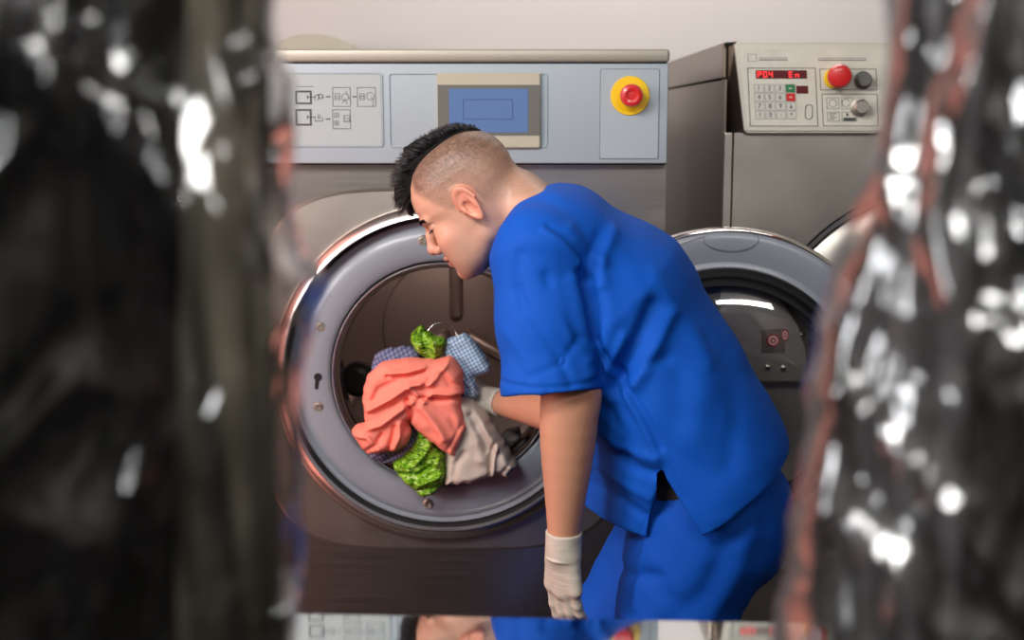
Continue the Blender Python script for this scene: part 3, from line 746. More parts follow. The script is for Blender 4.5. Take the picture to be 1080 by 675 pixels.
def head_sdf(q):
    x, y, z = q[:, 0], q[:, 1], q[:, 2]; ay = np.abs(y)
    zc = np.clip(z, -.108, .109); f_ = prof(zc, xf_h); b_ = prof(zc, xb_h); w_ = prof(zc, w_h)
    c = (f_ + b_) / 2 - .004; ra = np.where(x > c, f_ - c, c - b_)
    pw = 2.25
    u = ((np.abs(x - c) / ra) ** pw + (ay / w_) ** pw) ** (1 / pw)
    d = (u - 1) * np.minimum(ra, w_) * .9
    d = smax(d, np.abs(z - .0005) - .1092, .006)
    M3 = np.stack([x, ay, z], 1)
    S = lambda c_, r_: ell(M3, c_, r_)
    # eye sockets, brow, cheek
    d = smax(d, -ell(M3, (.090, .030, -.003), (.015, .017, .011)), .012)
    d = smin(d, rcone(M3, (.0815, .008, .0115), (.070, .042, .013), .0065, .005), .010)
    d = smin(d, ell(M3, (.0655, .031, -.002), (.0125, .0135, .0125)), .0025)          # eyeball / lid mass
    d = smin(d, rcone(M3, (.0765, .020, .0015), (.068, .044, .0005), .0035, .003), .003)  # upper lid
    d = smin(d, ell(M3, (.056, .038, -.030), (.020, .020, .018)), .022)                  # cheekbone
    d = smin(d, ell(M3, (.050, .030, -.060), (.024, .024, .030)), .024)
    # nose
    d = smin(d, chain(M3, [((.078, 0, .006), .0075), ((.088, 0, -.012), .0075), ((.0965, 0, -.030), .0088)], .006), .009)
    d = smin(d, ell(M3, (.0965, 0, -.0345), (.0098, .0095, .0085)), .005)
    d = smin(d, ell(M3, (.0865, .0115, -.0385), (.0105, .0072, .0075)), .004)           # alar wing
    d = smax(d, -ell(M3, (.0895, .0065, -.0465), (.0055, .0035, .004)), .003)            # nostril
    d = smax(d, -rcone(M3, (.078, .0195, -.032), (.084, .0185, -.0455), .0012, .001), .004)
    # lips
    d = smin(d, rcone(M3, (.0848, 0, -.0575), (.0755, .021, -.0625), .0072, .0034), .005)
    d = smin(d, rcone(M3, (.0825, 0, -.0702), (.0745, .019, -.0655), .0074, .0036), .005)
    d = smax(d, -chain(M3, [((.0905, 0, -.0638), .0011), ((.083, .013, -.0635), .0012), ((.0745, .0225, -.0632), .0014)], .002), .0025)
    d = smax(d, -ell(M3, (.0955, 0, -.0795), (.0095, .016, .0045)), .007)
    d = smin(d, ell(M3, (.0695, 0, -.0915), (.0150, .0165, .0130)), .010)                # chin
    # jaw angle
    d = smin(d, rcone(M3, (.002, .050, -.055), (.055, .024, -.090), .012, .011), .018)
    # ear (both sides)
    ec = np.array([-.004, .0775, .0]); 
    tilt = math.radians(-12); yaw_e = math.radians(22)
    ex = x - ec[0]; ey = ay - ec[1] + ex * math.tan(yaw_e) * 1.0; ez = z - ec[2] - .002
    exr = ex * math.cos(tilt) + ez * math.sin(tilt); ezr = -ex * math.sin(tilt) + ez * math.cos(tilt)
    wE = np.where(ezr > 0, .0185, .0150 - np.clip(-ezr, 0, .03) * .12)
    re = np.hypot(exr / wE, ezr / .0325)
    shell = np.maximum((re - 1) * .015, np.abs(ey) - .0042)
    e1 = smax((re - 1) * .016, np.abs(ey) - .0040, .003)
    helix = np.sqrt(((re - .86) * .0175) ** 2 + (ey - .004) ** 2) - .0030
    helix = np.where(exr > .012, helix + np.clip(-ezr - .0, 0, .01) * .3 + (exr - .012) * .6, helix)
    conch = ell(np.stack([exr, ey, ezr], 1), (.003, .006, -.004), (.0085, .0075, .0125))
    anti = rcone(np.stack([exr, ey, ezr], 1), (-.006, .004, .014), (-.007, .0045, -.010), .0022, .0024)
    trag = ell(np.stack([exr, ey, ezr], 1), (.0125, .003, -.005), (.004, .0035, .0055))
    ear = smin(e1, helix, .003); ear = smin(ear, anti, .003); ear = smax(ear, -conch, .003); ear = smin(ear, trag, .003)
    base = ell(M3, (-.004, .0715, 0), (.013, .010, .024))
    ear = smin(ear, base + .0, .006) if False else ear
    d = smin(d, base, .006)
    d = smax(d, -ell(np.stack([exr, ey, ezr], 1), (.003, .004, -.004), (.0075, .0085, .0110)), .003)
    d = np.minimum(d, smin(d, ear, .0035))
    return d
N0 = np.array(W(520, 211, YM)); N1 = np.array(W(588, 245, YM + .0))
def neck_sdf(P):
    d = chain(P, [(np.array(W(512, 208, YM)), .050), (np.array(W(545, 223, YM)), .054), (np.array(W(590, 245, YM)), .062)], .02)
    # trapezius
    for s in (-1, 1):
        d = smin(d, rcone(P, np.array(W(545, 205, YM + s * .02)), np.array(W(590, 235, YM + s * .10)), .03, .035), .03)
        d = smin(d, rcone(P, np.array(W(505, 225, YM + s * .045)), np.array(W(545, 268, YM + s * .02)), .011, .010), .014)
    return d
def headf(P):
    q = toloc(P); return smin(head_sdf(q) * hs, neck_sdf(P), .016)
hb = [toworld(c) for c in ((.125, 0, 0), (-.12, 0, 0), (0, 0, .13), (.06, 0, -.125))]
V, Q = surf(headf, (W(428, 200, YM).x - .01, YM - .125, W(500, 300, YM).z - .03), (W(600, 200, YM).x, YM + .125, W(480, 132, YM).z + .03), .0017, lip=2.5)
V = smoothv(V, Q, 1, .35)
# skin colour map
def skincol(V):
    q = toloc(V); x, y, z = q[:, 0], np.abs(q[:, 1]), q[:, 2]
    c = np.tile(np.array(lin(214, 163, 137)[:3]), (len(V), 1))
    def blend(c, w, col): col = np.array(lin(*col)[:3]); return c * (1 - w[:, None]) + col * w[:, None]
    n = nz(V, (90, 90, 90), 3, 2)
    sm = lambda e0, e1, v: np.clip((v - e0) / (e1 - e0), 0, 1) ** 2 * (3 - 2 * np.clip((v - e0) / (e1 - e0), 0, 1))
    # blush
    c = blend(c, .35 * np.exp(-((x - .06) ** 2 + (z + .028) ** 2) / .018 ** 2) * (y > .02), (205, 120, 98))
    c = blend(c, .4 * np.exp(-((x - .10) ** 2 + (z + .036) ** 2) / .012 ** 2), (205, 122, 102))
    # shaved sides: stubble over the skull behind the hair line
    hl = .012 + .033 * sm(-.012, .035, z) - np.clip(z - .06, 0, 1) * .1          # hair line in x
    side = sm(-.006, .010, hl - x + .05 * np.clip(z - .03, 0, .03) / .03 * .4) * sm(-.004, .018, z + .006 + np.clip(-x - .01, 0, 1) * .55)
    dens = side * (.44 + .50 * sm(.015, .085, z)) + 0 * n
    dens = dens * (.86 + .22 * nz(V, (420, 420, 420), 5, 1))
    dens = np.where((np.hypot((x + .004) / .022, z / .036) < 1), dens * .1, dens)
    c = blend(c, np.clip(dens, 0, .88), (78, 64, 54))
    # beard shadow
    bs = sm(.012, -.01, z + .03 + (x - .05) * .15) * sm(-.055, -.035, -np.abs(z + .075)) * sm(-.02, .01, x) * .16
    c = blend(c, np.clip(bs, 0, 1), (120, 92, 80))
    ml = np.exp(-((z + .064) / .0075) ** 4) * sm(.068, .076, x) * (y < .0225)
    c = blend(c, ml * .8, (172, 88, 80))
    c = blend(c, .55 * np.exp(-((z + .0638) / .0016) ** 2) * (x > .072) * (y < .023), (95, 45, 40))
    # ears redder
    er = (np.hypot((x + .004) / .022, z / .036) < 1) & (y > .072)
    c = blend(c, er * .45, (216, 120, 96))
    # lash line
    el = np.exp(-((z + .003 + (y - .03) * .08) / .0016) ** 2) * (x > .064) * (y > .016) * (y < .045)
    c = blend(c, el * .9, (30, 22, 20))
    sh_ = np.exp(-((z - .004) / .006) ** 2) * sm(.058, .066, x) * (y > .016) * (y < .048)
    c = blend(c, sh_ * .25, (150, 100, 84))
    c *= (1 + .05 * n)[:, None]
    return c
colH = skincol(V)
hV, hQ = V, Q
# ---- rest of the body (under the clothes and the bare fore-arms)
YN = YM - .17; YA = YM - .185
SHn = np.array(W(566, 262, YM - .155)); ELn = np.array(W(601, 420, YA)); WRn = np.array(W(594, 575, YA + .01))
SHf = np.array(W(572, 270, YM + .15)); ELf = np.array(W(642, 446, -.275)); WRf = np.array(W(519, 423, -.02))
HIPn = np.array(W(738, 535, YM - .085)); HIPf = np.array(W(738, 535, YM + .085))
KNn = np.array([W(672, 600, YM - .10).x, YM - .10, .52]); KNf = np.array([W(575, 600, YM + .09).x, YM + .09, .55])
ANn = np.array([W(740, 600, YM - .1).x + .02, YM - .10, .09]); ANf = np.array([W(610, 600, YM + .1).x, YM + .10, .09])
TC = [(595, 268, .076), (640, 318, .098), (690, 402, .098), (733, 480, .095), (742, 520, .100)]
tch = [(np.array(W(x, y, YM)), r) for x, y, r in TC]
def bodyf(P):
    d = chain(P, tch, .04, .64)
    for SH, EL, WR in ((SHn, ELn, WRn), (SHf, ELf, WRf)):
        fm = EL + (WR - EL) * .28 + np.array([-.002, 0, 0])
        fr = lambda t: EL + (WR - EL) * t
        a = chain(P, [(SH, .050), (SH + (EL - SH) * .5, .046), (fr(-.05), .0425), (fr(.08), .0430), (fr(.2), .0423), (fr(.32), .0402), (fr(.44), .0370), (fr(.56), .0335), (fr(.68), .0300), (fr(.8), .0268), (fr(.92), .0240), (fr(1.0), .0230)], .0008)
        if EL is ELn:
            a = smin(a, ell(P, EL + np.array([.024, -.004, .004]), (.016, .018, .022)), .02)
            a = smax(a, -rcone(P, EL + np.array([.008, -.046, .000]), EL + np.array([.026, -.046, .006]), .003, .003), .010)
        d = smin(d, a, .02)
    for H, K, A in ((HIPn, KNn, ANn), (HIPf, KNf, ANf)):
        d = smin(d, chain(P, [(H, .070), (K, .050), (K + (A - K) * .3, .052), (A, .034)], .03), .03)
        ft = A + np.array([-.13, 0, -.045]); d = smin(d, chain(P, [(A + np.array([.02, 0, -.04]), .032), (ft, .026)], .02), .02)
    return d
V, Q = surf(bodyf, (-.10, YM - .28, .0), (.48, .0, W(500, 240, YM).z + .03), .0045)
V = smoothv(V, Q, 1, .4)
c2 = np.tile(np.array(lin(196, 140, 112)[:3]), (len(V), 1)); c2 *= (1 + .08 * nz(V, (25, 25, 12), 9, 3))[:, None]
AV = np.concatenate([hV, V]); AQ = np.concatenate([hQ, Q + len(hV)]); AC = np.concatenate([colH, c2])
qmesh('body', AV, AQ, M['skin'], per, AC)
# brow and eye
for s in (1, -1):
    bm = bmesh.new()
    for i in range(150):
        t = random.random(); yb = .010 + .034 * t; zb_ = .0125 + .004 * math.sin(t * 2.4) - .002 * t; zb_ += random.uniform(-.0025, .0025)
        # march to the surface
        x = .11
        for _ in range(30):
            dd_ = float(head_sdf(np.array([[x, s * yb, zb_]]))[0]); x -= dd_ * .8
            if dd_ < .0003: break
        p0 = toworld((x - .0006, s * yb, zb_)); p1 = toworld((x + .0012 - .004 * t, s * (yb + .0065), zb_ + .0022))
        add_tube(bm, [p0, (p0 + p1) / 2, p1], [.0008, .0007, .0001], 4)
    from_bm('eyebrow', bm, M['hair'], per, True)
for s in (1, -1):
    bm = bmesh.new()
    for i in range(24):
        t = i / 23; yb = .019 + .024 * t
        x = .11; zl_ = -.0035
        for _ in range(30):
            dd_ = float(head_sdf(np.array([[x, s * yb, zl_]]))[0]); x -= dd_ * .8
            if dd_ < .0003: break
        p0 = toworld((x - .0005, s * yb, zl_)); p1 = toworld((x + .005, s * (yb + .002), zl_ - .0035)); add_tube(bm, [p0, (p0 + p1) / 2 + np.array([0, 0, -.0005]), p1], [.0007, .0006, .0001], 4)
    from_bm('eyelashes', bm, M['hair'], per, True)
# mohawk hair: cap along the crown + many swept strands
def top_pt(x, y):
    z = .13
    for _ in range(40):
        d_ = float(head_sdf(np.array([[x, y, z]]))[0]); z -= d_ * .7
        if d_ < .0004: break
    return z
def hairf(P):
    q = toloc(P); x, y, z = q[:, 0], q[:, 1], q[:, 2]
    base = head_sdf(q)
    t = np.clip((x + .075) / .155, 0, 1)                        # 0 back .. 1 front
    hgt = .004 + .0165 * np.sin(np.clip(t * 1.05, 0, 1) * PI * .62) ** 1.0
    n = nz(np.stack([x * 60, y * 420, z * 60], 1), (1, 1, 1), 11, 2)
    n2 = nz(np.stack([x * 260, y * 260, z * 40], 1), (1, 1, 1), 12, 2)
    d = base - hgt * (1 + .16 * n2) - .0012 * n
    wid = .014 + .024 * np.sin(np.clip(t, 0, 1) * PI * .75)
    d = smax(d, np.abs(y) - wid, .010)
    d = smax(d, (.058 - z) - np.clip((x - .02) * .0, 0, 1), .008)
    d = smax(d, -(x + .078), .01)
    return d * hs
V, Q = surf(hairf, (W(420, 200, YM).x - .02, YM - .07, W(500, 235, YM).z), (W(560, 200, YM).x, YM + .07, W(480, 120, YM).z + .02), .0016, lip=2.2)
hair = qmesh('hair', V, Q, M['scalp'], per)
bm = bmesh.new()
for i in range(2300):
    t = random.random() ** .8; x = -.070 + .150 * t
    wid = .010 + .022 * math.sin(min(1, t) * PI * .75)
    y = random.uniform(-wid, wid) if i % 3 else random.uniform(-wid - .003, -wid * .5) * random.choice((1, -1)); z = top_pt(x, y)
    if z < .05: continue
    ln = (.010 + .019 * math.sin(min(1, t * 1.02) * PI * .60)) * random.uniform(.7, 1.2)
    # strands stand up at the crown and sweep forward over the forehead
    fx = -.25 + 1.0 * t + random.uniform(-.25, .25); fz = 1.0 - .55 * t ** 2 + random.uniform(-.15, .15); fy = random.uniform(-.25, .25) + y * 6
    dv = Vector((fx, fy, fz)).normalized()
    if t > .93: dv = Vector((.75, fy, -.10 + random.uniform(-.3, .4))).normalized()
    p0 = Vector((x, y, z - .002)); p1 = p0 + dv * ln * .55; p2 = p0 + dv * ln + Vector((.004 * t, 0, -.003 * t))
    add_tube(bm, [toworld(p0), toworld(p1), toworld(p2)], [.0011, .0008, .0002], 4)
for i in range(260):    # quiff drooping over the forehead
    y = random.uniform(-.026, .026); z0_ = random.uniform(.055, .088)
    x = .11
    for _ in range(30):
        dd_ = float(head_sdf(np.array([[x, y, z0_]]))[0]); x -= dd_ * .8
        if dd_ < .0004: break
    ln = random.uniform(.020, .038)
    p0 = Vector((x - .002, y, z0_)); p1 = p0 + Vector((.012, random.uniform(-.003, .003), -.004)); p2 = p0 + Vector((.015 + random.uniform(-.003, .003), random.uniform(-.004, .004), -ln * .8))
    add_tube(bm, [toworld(p0), toworld(p1), toworld((p1 + p2) / 2 + Vector((.003, 0, 0))), toworld(p2)], [.0012, .0011, .0009, .0002], 4)
from_bm('hair_strands', bm, M['hair'], hair, True)

# ---- creases helper
def crease(V, N, pls, Y, ysel):
    """pls: (photo polyline, amplitude (+ ridge), width) evaluated in world x,z"""
    x = V[:, 0] - (V[:, 1] - Y) * 0; z = V[:, 2]
    # follow the view-independent x,z of the plane through Y
    d = np.zeros(len(V))
    for pl, amp, w in pls:
        s = segd(x, z, XZ(pl, Y)); d += amp * np.exp(-(s / w) ** 2)
    return V + N * (d * ysel)[:, None]

# ---- scrub shirt
TS = [(590, 262, .090), (640, 316, .130), (690, 402, .133), (733, 478, .138), (742, 515, .142)]
tsh = [(np.array(W(x, y, YM)), r) for x, y, r in TS]
slv_a = np.array(W(568, 268, YM - .145)); slv_b = np.array(W(581, 414, YA)); 
slf_b = np.array(W(620, 420, YM + .17))
keep = XZ([(480, 100), (900, 100), (900, 462), (834, 494), (737, 557), (694, 489), (683, 570), (632, 562), (560, 566), (480, 500)], YM - .17)
collar = XZ([(516, 262), (527, 232), (545, 208), (568, 194), (560, 150), (480, 150), (440, 280), (510, 300)], YM)
def shirtf(P):
    d = chain(P, tsh, .05, .68)
    d = smin(d, chain(P, [(np.array(W(700, 440, YM)), .11), (np.array(W(668, 520, YM)), .075), (np.array(W(661, 595, YM)), .074)], .03, .60), .04)
    # upper chest and shoulders
    d = smin(d, chain(P, [(np.array(W(585, 262, YM - .10)), .082), (np.array(W(585, 262, YM + .10)), .082)], .03), .05)
    d = smin(d, rcone(P, np.array(W(548, 268, YM)), np.array(W(600, 240, YM)), .05, .06, .5), .03)
    # sleeves
    sl = None
    for a, b in ((slv_a, slv_b), (SHf, slf_b)):
        m_ = a + (b - a) * .5
        e = chain(P, [(a, .072), (m_, .066), (b, .0655), (b + (b - a) * .2, .064)], .03)
        ax = (b - a) / np.linalg.norm(b - a); s_ = (P - b) @ ax
        if a is slv_a: s_ = s_ + 0.0
        e = smax(e, s_, .003)
        inner = rcone(P, b - ax * .12, b + ax * .1, .060, .0615)
        e = smax(e, -smax(inner, -(s_ + .06), .01), .003)
        sl = e if sl is None else np.minimum(sl, e)
    # wrinkles
    w1 = nz(P @ np.array([[.8, 0, .6], [0, 1, 0], [-.6, 0, .8]]) * np.array([13, 9, 30]), (1, 1, 1), 21, 2)
    w2 = nz(P, (7, 7, 7), 23, 2)
    d = d + .0028 * w1 + .004 * w2
    sl = sl + .0010 * nz(P @ np.array([[.9, 0, .43], [0, 1, 0], [-.43, 0, .9]]) * np.array([34, 12, 12]), (1, 1, 1), 25, 2)
    d = smin(d, sl, .009)
    # hollow skirt of the shirt
    pk = poly2(P[:, 0], P[:, 2], keep)
    inner = chain(P, [(c, r - .010) for c, r in tsh[2:]] + [(np.array(W(752, 600, YM)), .125)], .05, .68)
    inner = smin(inner, chain(P, [(np.array(W(700, 440, YM)), .10), (np.array(W(664, 600, YM)), .060)], .03, .60), .04)
    low = -(P[:, 2] - W(700, 500, YM).z)
    d = smax(d, pk, .002)
    d = smax(d, -smax(inner + .003, -low - .03, .02), .003)
    # neck opening around the neck
    nk = chain(P, [(np.array(W(505, 205, YM)), .054), (np.array(W(545, 223, YM)), .060), (np.array(W(566, 233, YM)), .060)], .02)
    d = smax(d, -nk, .003)
    d = smax(d, -poly2(P[:, 0], P[:, 2], collar), .006)
    return d
V, Q = surf(shirtf, (-.09, YM - .29, .82), (.50, YM + .29, W(600, 180, YM).z), .0031, lip=2)
N_ = vnormals(V, Q); ys = np.clip((YM - .04 - V[:, 1]) / .05, 0, 1)
S_pl = [([(556, 247), (580, 250), (598, 262), (611, 282)], .004, .014), 
        ([(610, 283), (618, 305), (622, 330), (626, 352)], -.010, .007), ([(600, 240), (618, 262), (634, 275)], .004, .008), ([(655, 350), (640, 385), (634, 410)], .007, .008), ([(650, 398), (668, 380), (700, 372)], -.004, .010), ([(690, 290), (720, 330), (745, 380)], .003, .012), ([(606, 350), (590, 372), (560, 385)], -.0025, .006), ([(548, 265), (545, 290), (550, 320)], -.003, .008), ([(603, 292), (612, 330), (618, 362), (620, 385)], .005, .010),
        ([(622, 358), (645, 392), (670, 432), (690, 472)], .0045, .0045), ([(629, 356), (652, 390), (677, 430), (693, 462)], -.004, .005), ([(572, 240), (592, 254), (606, 272), (612, 292)], .0035, .004), ([(578, 236), (598, 250), (613, 270), (619, 292)], -.003, .005),
        ([(688, 318), (672, 350), (656, 382), (646, 405)], -.011, .012), ([(706, 330), (688, 362), (666, 398)], .008, .011),
        ([(636, 300), (642, 330), (636, 360)], .006, .014), ([(632, 250), (622, 270), (620, 292)], -.006, .010), ([(648, 246), (634, 270), (632, 298)], .005, .010),
        ([(545, 300), (562, 330), (585, 360), (600, 392)], -.0035, .008), ([(575, 285), (590, 320), (608, 350)], -.004, .008), ([(582, 300), (600, 345), (615, 372)], .004, .008),
        ([(536, 345), (556, 372), (570, 398)], .003, .009), ([(530, 396), (580, 395), (629, 392)], -.0028, .0035),
        ([(640, 430), (655, 455), (660, 480)], -.007, .012), ([(632, 455), (652, 470), (690, 476)], .005, .009), ([(630, 478), (655, 488), (690, 492)], -.006, .009), ([(628, 500), (655, 510), (684, 520)], .005, .010), ([(630, 528), (655, 530), (683, 545)], -.004, .009),
        ([(700, 330), (712, 380), (708, 430)], -.003, .020), ([(735, 350), (740, 400), (728, 450)], .003, .020), ([(770, 380), (775, 430), (762, 480)], -.003, .018),
        ([(700, 462), (712, 500), (745, 545)], -.0012, .003), ([(745, 545), (790, 520), (826, 490)], -.0012, .003), ([(690, 500), (686, 530), (677, 562)], -.0012, .003)]
V = crease(V, N_, S_pl, YM - .16, ys); V = smoothv(V, Q, 1, .4)
sh_o = qmesh('scrub_shirt', V, Q, M['shirt'], per)

# ---- trousers
def pantsf(P):
    d = chain(P, [(np.array(W(728, 500, YM)), .118), (np.array(W(748, 540, YM)), .134)], .05, .74)
    for H, K, A, s in ((HIPn, KNn, ANn, -1), (HIPf, KNf, ANf, 1)):
        d = smin(d, chain(P, [(H, .106), (K, .078), (K + (A - K) * .5, .068), (A + np.array([0, 0, .03]), .062)], .03), .03)
        d = smax(d, -(P[:, 2] - .085), .004)
    w = nz(P @ np.array([[.75, 0, .66], [0, 1, 0], [-.66, 0, .75]]) * np.array([12, 10, 26]), (1, 1, 1), 31, 2)
    d = d + .004 * w + .003 * nz(P, (16, 16, 16), 33, 2)
    # waist cut, perpendicular to the torso
    a = np.array(W(690, 496, YM)); b = np.array(W(790, 466, YM)); e = (b - a) / np.linalg.norm(b - a); n = np.array([-e[2], 0, e[0]])
    if n[2] < 0: n = -n
    return smax(d, (P - a) @ n, .003)
V, Q = surf(pantsf, (-.02, YM - .29, .05), (.50, YM + .29, 1.15), .0045, lip=2)
N_ = vnormals(V, Q); ys = np.clip((YM - .02 - V[:, 1]) / .05, 0, 1)
V = crease(V, N_, [([(690, 520), (682, 560), (672, 600), (668, 640)], .004, .005), ([(678, 560), (668, 600), (660, 650)], -.005, .008), ([(690, 600), (660, 610), (630, 640)], -.005, .010), ([(760, 560), (740, 610), (700, 650)], -.004, .016), ([(650, 575), (625, 610), (612, 650)], .005, .012), ([(790, 540), (770, 600), (740, 650)], .004, .016)], YM - .14, ys)
qmesh('trousers', V, Q, M['pants'], per)
# belt
def beltf(P):
    a = np.array(W(690, 496, YM)); b = np.array(W(790, 466, YM)); e = (b - a) / np.linalg.norm(b - a); n = np.array([-e[2], 0, e[0]])
    if n[2] < 0: n = -n
    d = chain(P, [(np.array(W(715, 470, YM)), .123), (np.array(W(740, 520, YM)), .130)], .05, .70)
    h_ = (P - a) @ n
    return smax(smax(d, np.abs(h_ - .03) - .045, .004), P[:, 0] - W(752, 500, YM).x, .004)
V, Q = surf(beltf, (.05, YM - .22, .9), (.42, YM + .22, 1.3), .004); qmesh('belt', V, Q, M['belt'], per)
# shoes
for A in (ANn, ANf):
    def shoef(P, A=A):
        d = chain(P, [(A + np.array([.035, 0, -.045]), .042), (A + np.array([-.07, 0, -.05]), .040), (A + np.array([-.15, 0, -.056]), .034)], .03)
        return smax(d, -(P[:, 2] - .004), .004)
    V, Q = surf(shoef, A + np.array([-.22, -.07, -.09]), A + np.array([.10, .07, .03]), .005); qmesh('shoe', V, Q, M['black'], per)

# ---- gloved hands
def finger(P, pts, r): return chain(P, [(np.array(p), rr_) for p, rr_ in zip(pts, r)], .004)
def hand_local(P, curl=.35, spread=.0, s=1.0):
    """wrist at origin, fingers along -z, palm faces +y, thumb on -x side. metres"""
    d = chain(P, [((0, 0, .02), .024), ((0, 0, .0), .023)], .01, 1.15)
    pal = smin(rcone(P, (-.016, 0, -.012), (-.026, 0, -.072), .019, .0155, 1.15), rcone(P, (.014, 0, -.010), (.027, 0, -.066), .018, .0135, 1.2), .02)
    pal = smin(pal, rcone(P, (0, -.001, -.015), (0, -.001, -.078), .019, .0150, 1.15), .02)
    d = smin(d, pal, .018)
    L = [(-.031, .078, .040, .025, .022, .0092), (-.010, .083, .044, .029, .023, .0095), (.011, .080, .041, .027, .022, .0091), (.030, .072, .032, .020, .019, .0080)]
    for i, (fx, z0, l1, l2, l3, r) in enumerate(L):
        a = curl * (.5 + .12 * i); p = np.array([fx * .86, 0, -z0 + .006]); pts = [p]; sx = (i - 1.5) * spread
        for l, k in ((l1, 1), (l2, 1.9), (l3, 1.5)):
            p = p + l * np.array([math.sin(sx), math.sin(a), -math.cos(a)]); pts.append(p); a += curl * k * .6
        d = smin(d, finger(P, pts, [r * 1.08, r, r * .93, r * .80]), .005)
    th = [(-.018, .006, -.018), (-.040, .018, -.042), (-.047, .028, -.068), (-.046, .036, -.090)]
    d = smin(d, finger(P, th, [.017, .0125, .0105, .0088]), .010)
    return d
def basis(z_down, palm):
    """columns of local axes in world: local -z = z_down, local +y = palm"""
    z = -Vector(z_down).normalized(); y = Vector(palm); y = (y - z * y.dot(z)).normalized(); x = y.cross(z); return np.array([x, y, z]).T
def make_glove(wr, zdown, palm, curl, spread, mirror, forearm_dir, sc=1.0, cuff_len=.045):
    B = basis(zdown, palm); wr = np.array(wr)
    fd = np.array(Vector(forearm_dir).normalized())
    def f(P):
        q = (P - wr) @ B / sc
        if mirror: q = q * np.array([-1, 1, 1])
        d = hand_local(q, curl, spread) * sc
        d = smin(d, rcone(P, wr, wr + fd * .03, .0225, .0225), .012)
        d = d + .0008 * nz(q, (20, 20, 150), 41, 1) * np.clip((q[:, 2] + .055) / .02, 0, 1)
        d = smin(d, rcone(P, wr + fd * .0, wr + fd * cuff_len, .0245, .0270), .006)
        s_ = (P - wr) @ fd
        d = smax(d, s_ - cuff_len, .0015)
        bead = np.sqrt((s_ + .012) ** 2 * .8 + (np.linalg.norm((P - wr) - s_[:, None] * fd, axis=1) - .0250) ** 2) - .0018
        d = smin(d, bead, .002)
        hol = rcone(P, wr + fd * .03, wr + fd * .08, .0236, .0262); d = smax(d, -hol, .001)
        return d
    lo = wr - .19; hi = wr + .19
    V, Q = surf(f, lo, hi, .0022, lip=2)
    return qmesh('glove', V, Q, M['glove'], per)
gW = np.array(W(594, 579, YA + .01))
make_glove(gW, Vector((.02, .14, -1)), Vector((.70, .66, .1)), .24, .0, False, Vector(ELn) - Vector(WRn), .90, .028)
# right hand reaching under the clothes, fingers closing on them
fwv = Vector(WRf) - Vector(ELf)
make_glove(np.array(WRf) + np.array(fwv.normalized()) * .008, Vector((-1, .05, .06)), Vector((0.0, -.25, 1)), .55, .03, True, -fwv, 1.0, .040)

# ================================================================== LAUNDRY
def z4(pts): return [(360 + x / 3.375, 330 + y / 3.375) for x, y in pts]
def cloth(name, outline, Y0, T, R, folds, m, label, cat, seed, nzs=(30, 26), namp=.006, tdir=.5, back=.5, h=.0024, tiltz=0, group=None, parent=None):
    pl = XZ(outline, Y0); fp = [(XZ(p, Y0), a, w) for p, a, w in folds]
    P_ = np.array(pl); c = P_.mean(0); ca, sa = math.cos(tdir), math.sin(tdir)
    def f(P):
        x, z = P[:, 0], P[:, 2]
        wv = .0016 * nz(np.stack([x * 90, P[:, 1] * 20, z * 90], 1), (1, 1, 1), seed + 5, 1)
        e = -(poly2(x, z, pl) + wv)
        t = np.clip(e / R, 0, 1); prof_ = np.sqrt(np.clip(1 - (1 - t) ** 2, 0, 1))
        u = (x * ca + z * sa); v = (-x * sa + z * ca)
        Q3 = np.stack([u * nzs[0], x * 0, v * nzs[1]], 1)
        rn = 1 - np.abs(nz(Q3, (1, 1, 1), seed, 2)) * 2
        fo = namp * rn
        for p, a, w in fp:
            s = segd(x, z, p); fo = fo + a * np.exp(-(s / w) ** 2)
        yf = Y0 - T * prof_ - fo * prof_ + tiltz * (z - c[1]); yb = Y0 + T * back * prof_ + .0015 + tiltz * (z - c[1])
        return smax(smax((yf - P[:, 1]) * .6, (P[:, 1] - yb) * .8, .002), -e, .002)
    lo = (P_[:, 0].min() - .01, Y0 - T - .06, P_[:, 1].min() - .01); hi = (P_[:, 0].max() + .01, Y0 + T * back + .03 + abs(tiltz) * .1, P_[:, 1].max() + .01)
    V, Q = surf(f, lo, hi, h, lip=2.4); V = smoothv(V, Q, 1, .4)
    o = qmesh(name, V, Q, m, parent)
    if parent is None: tag(o, label, cat, group)
    return o
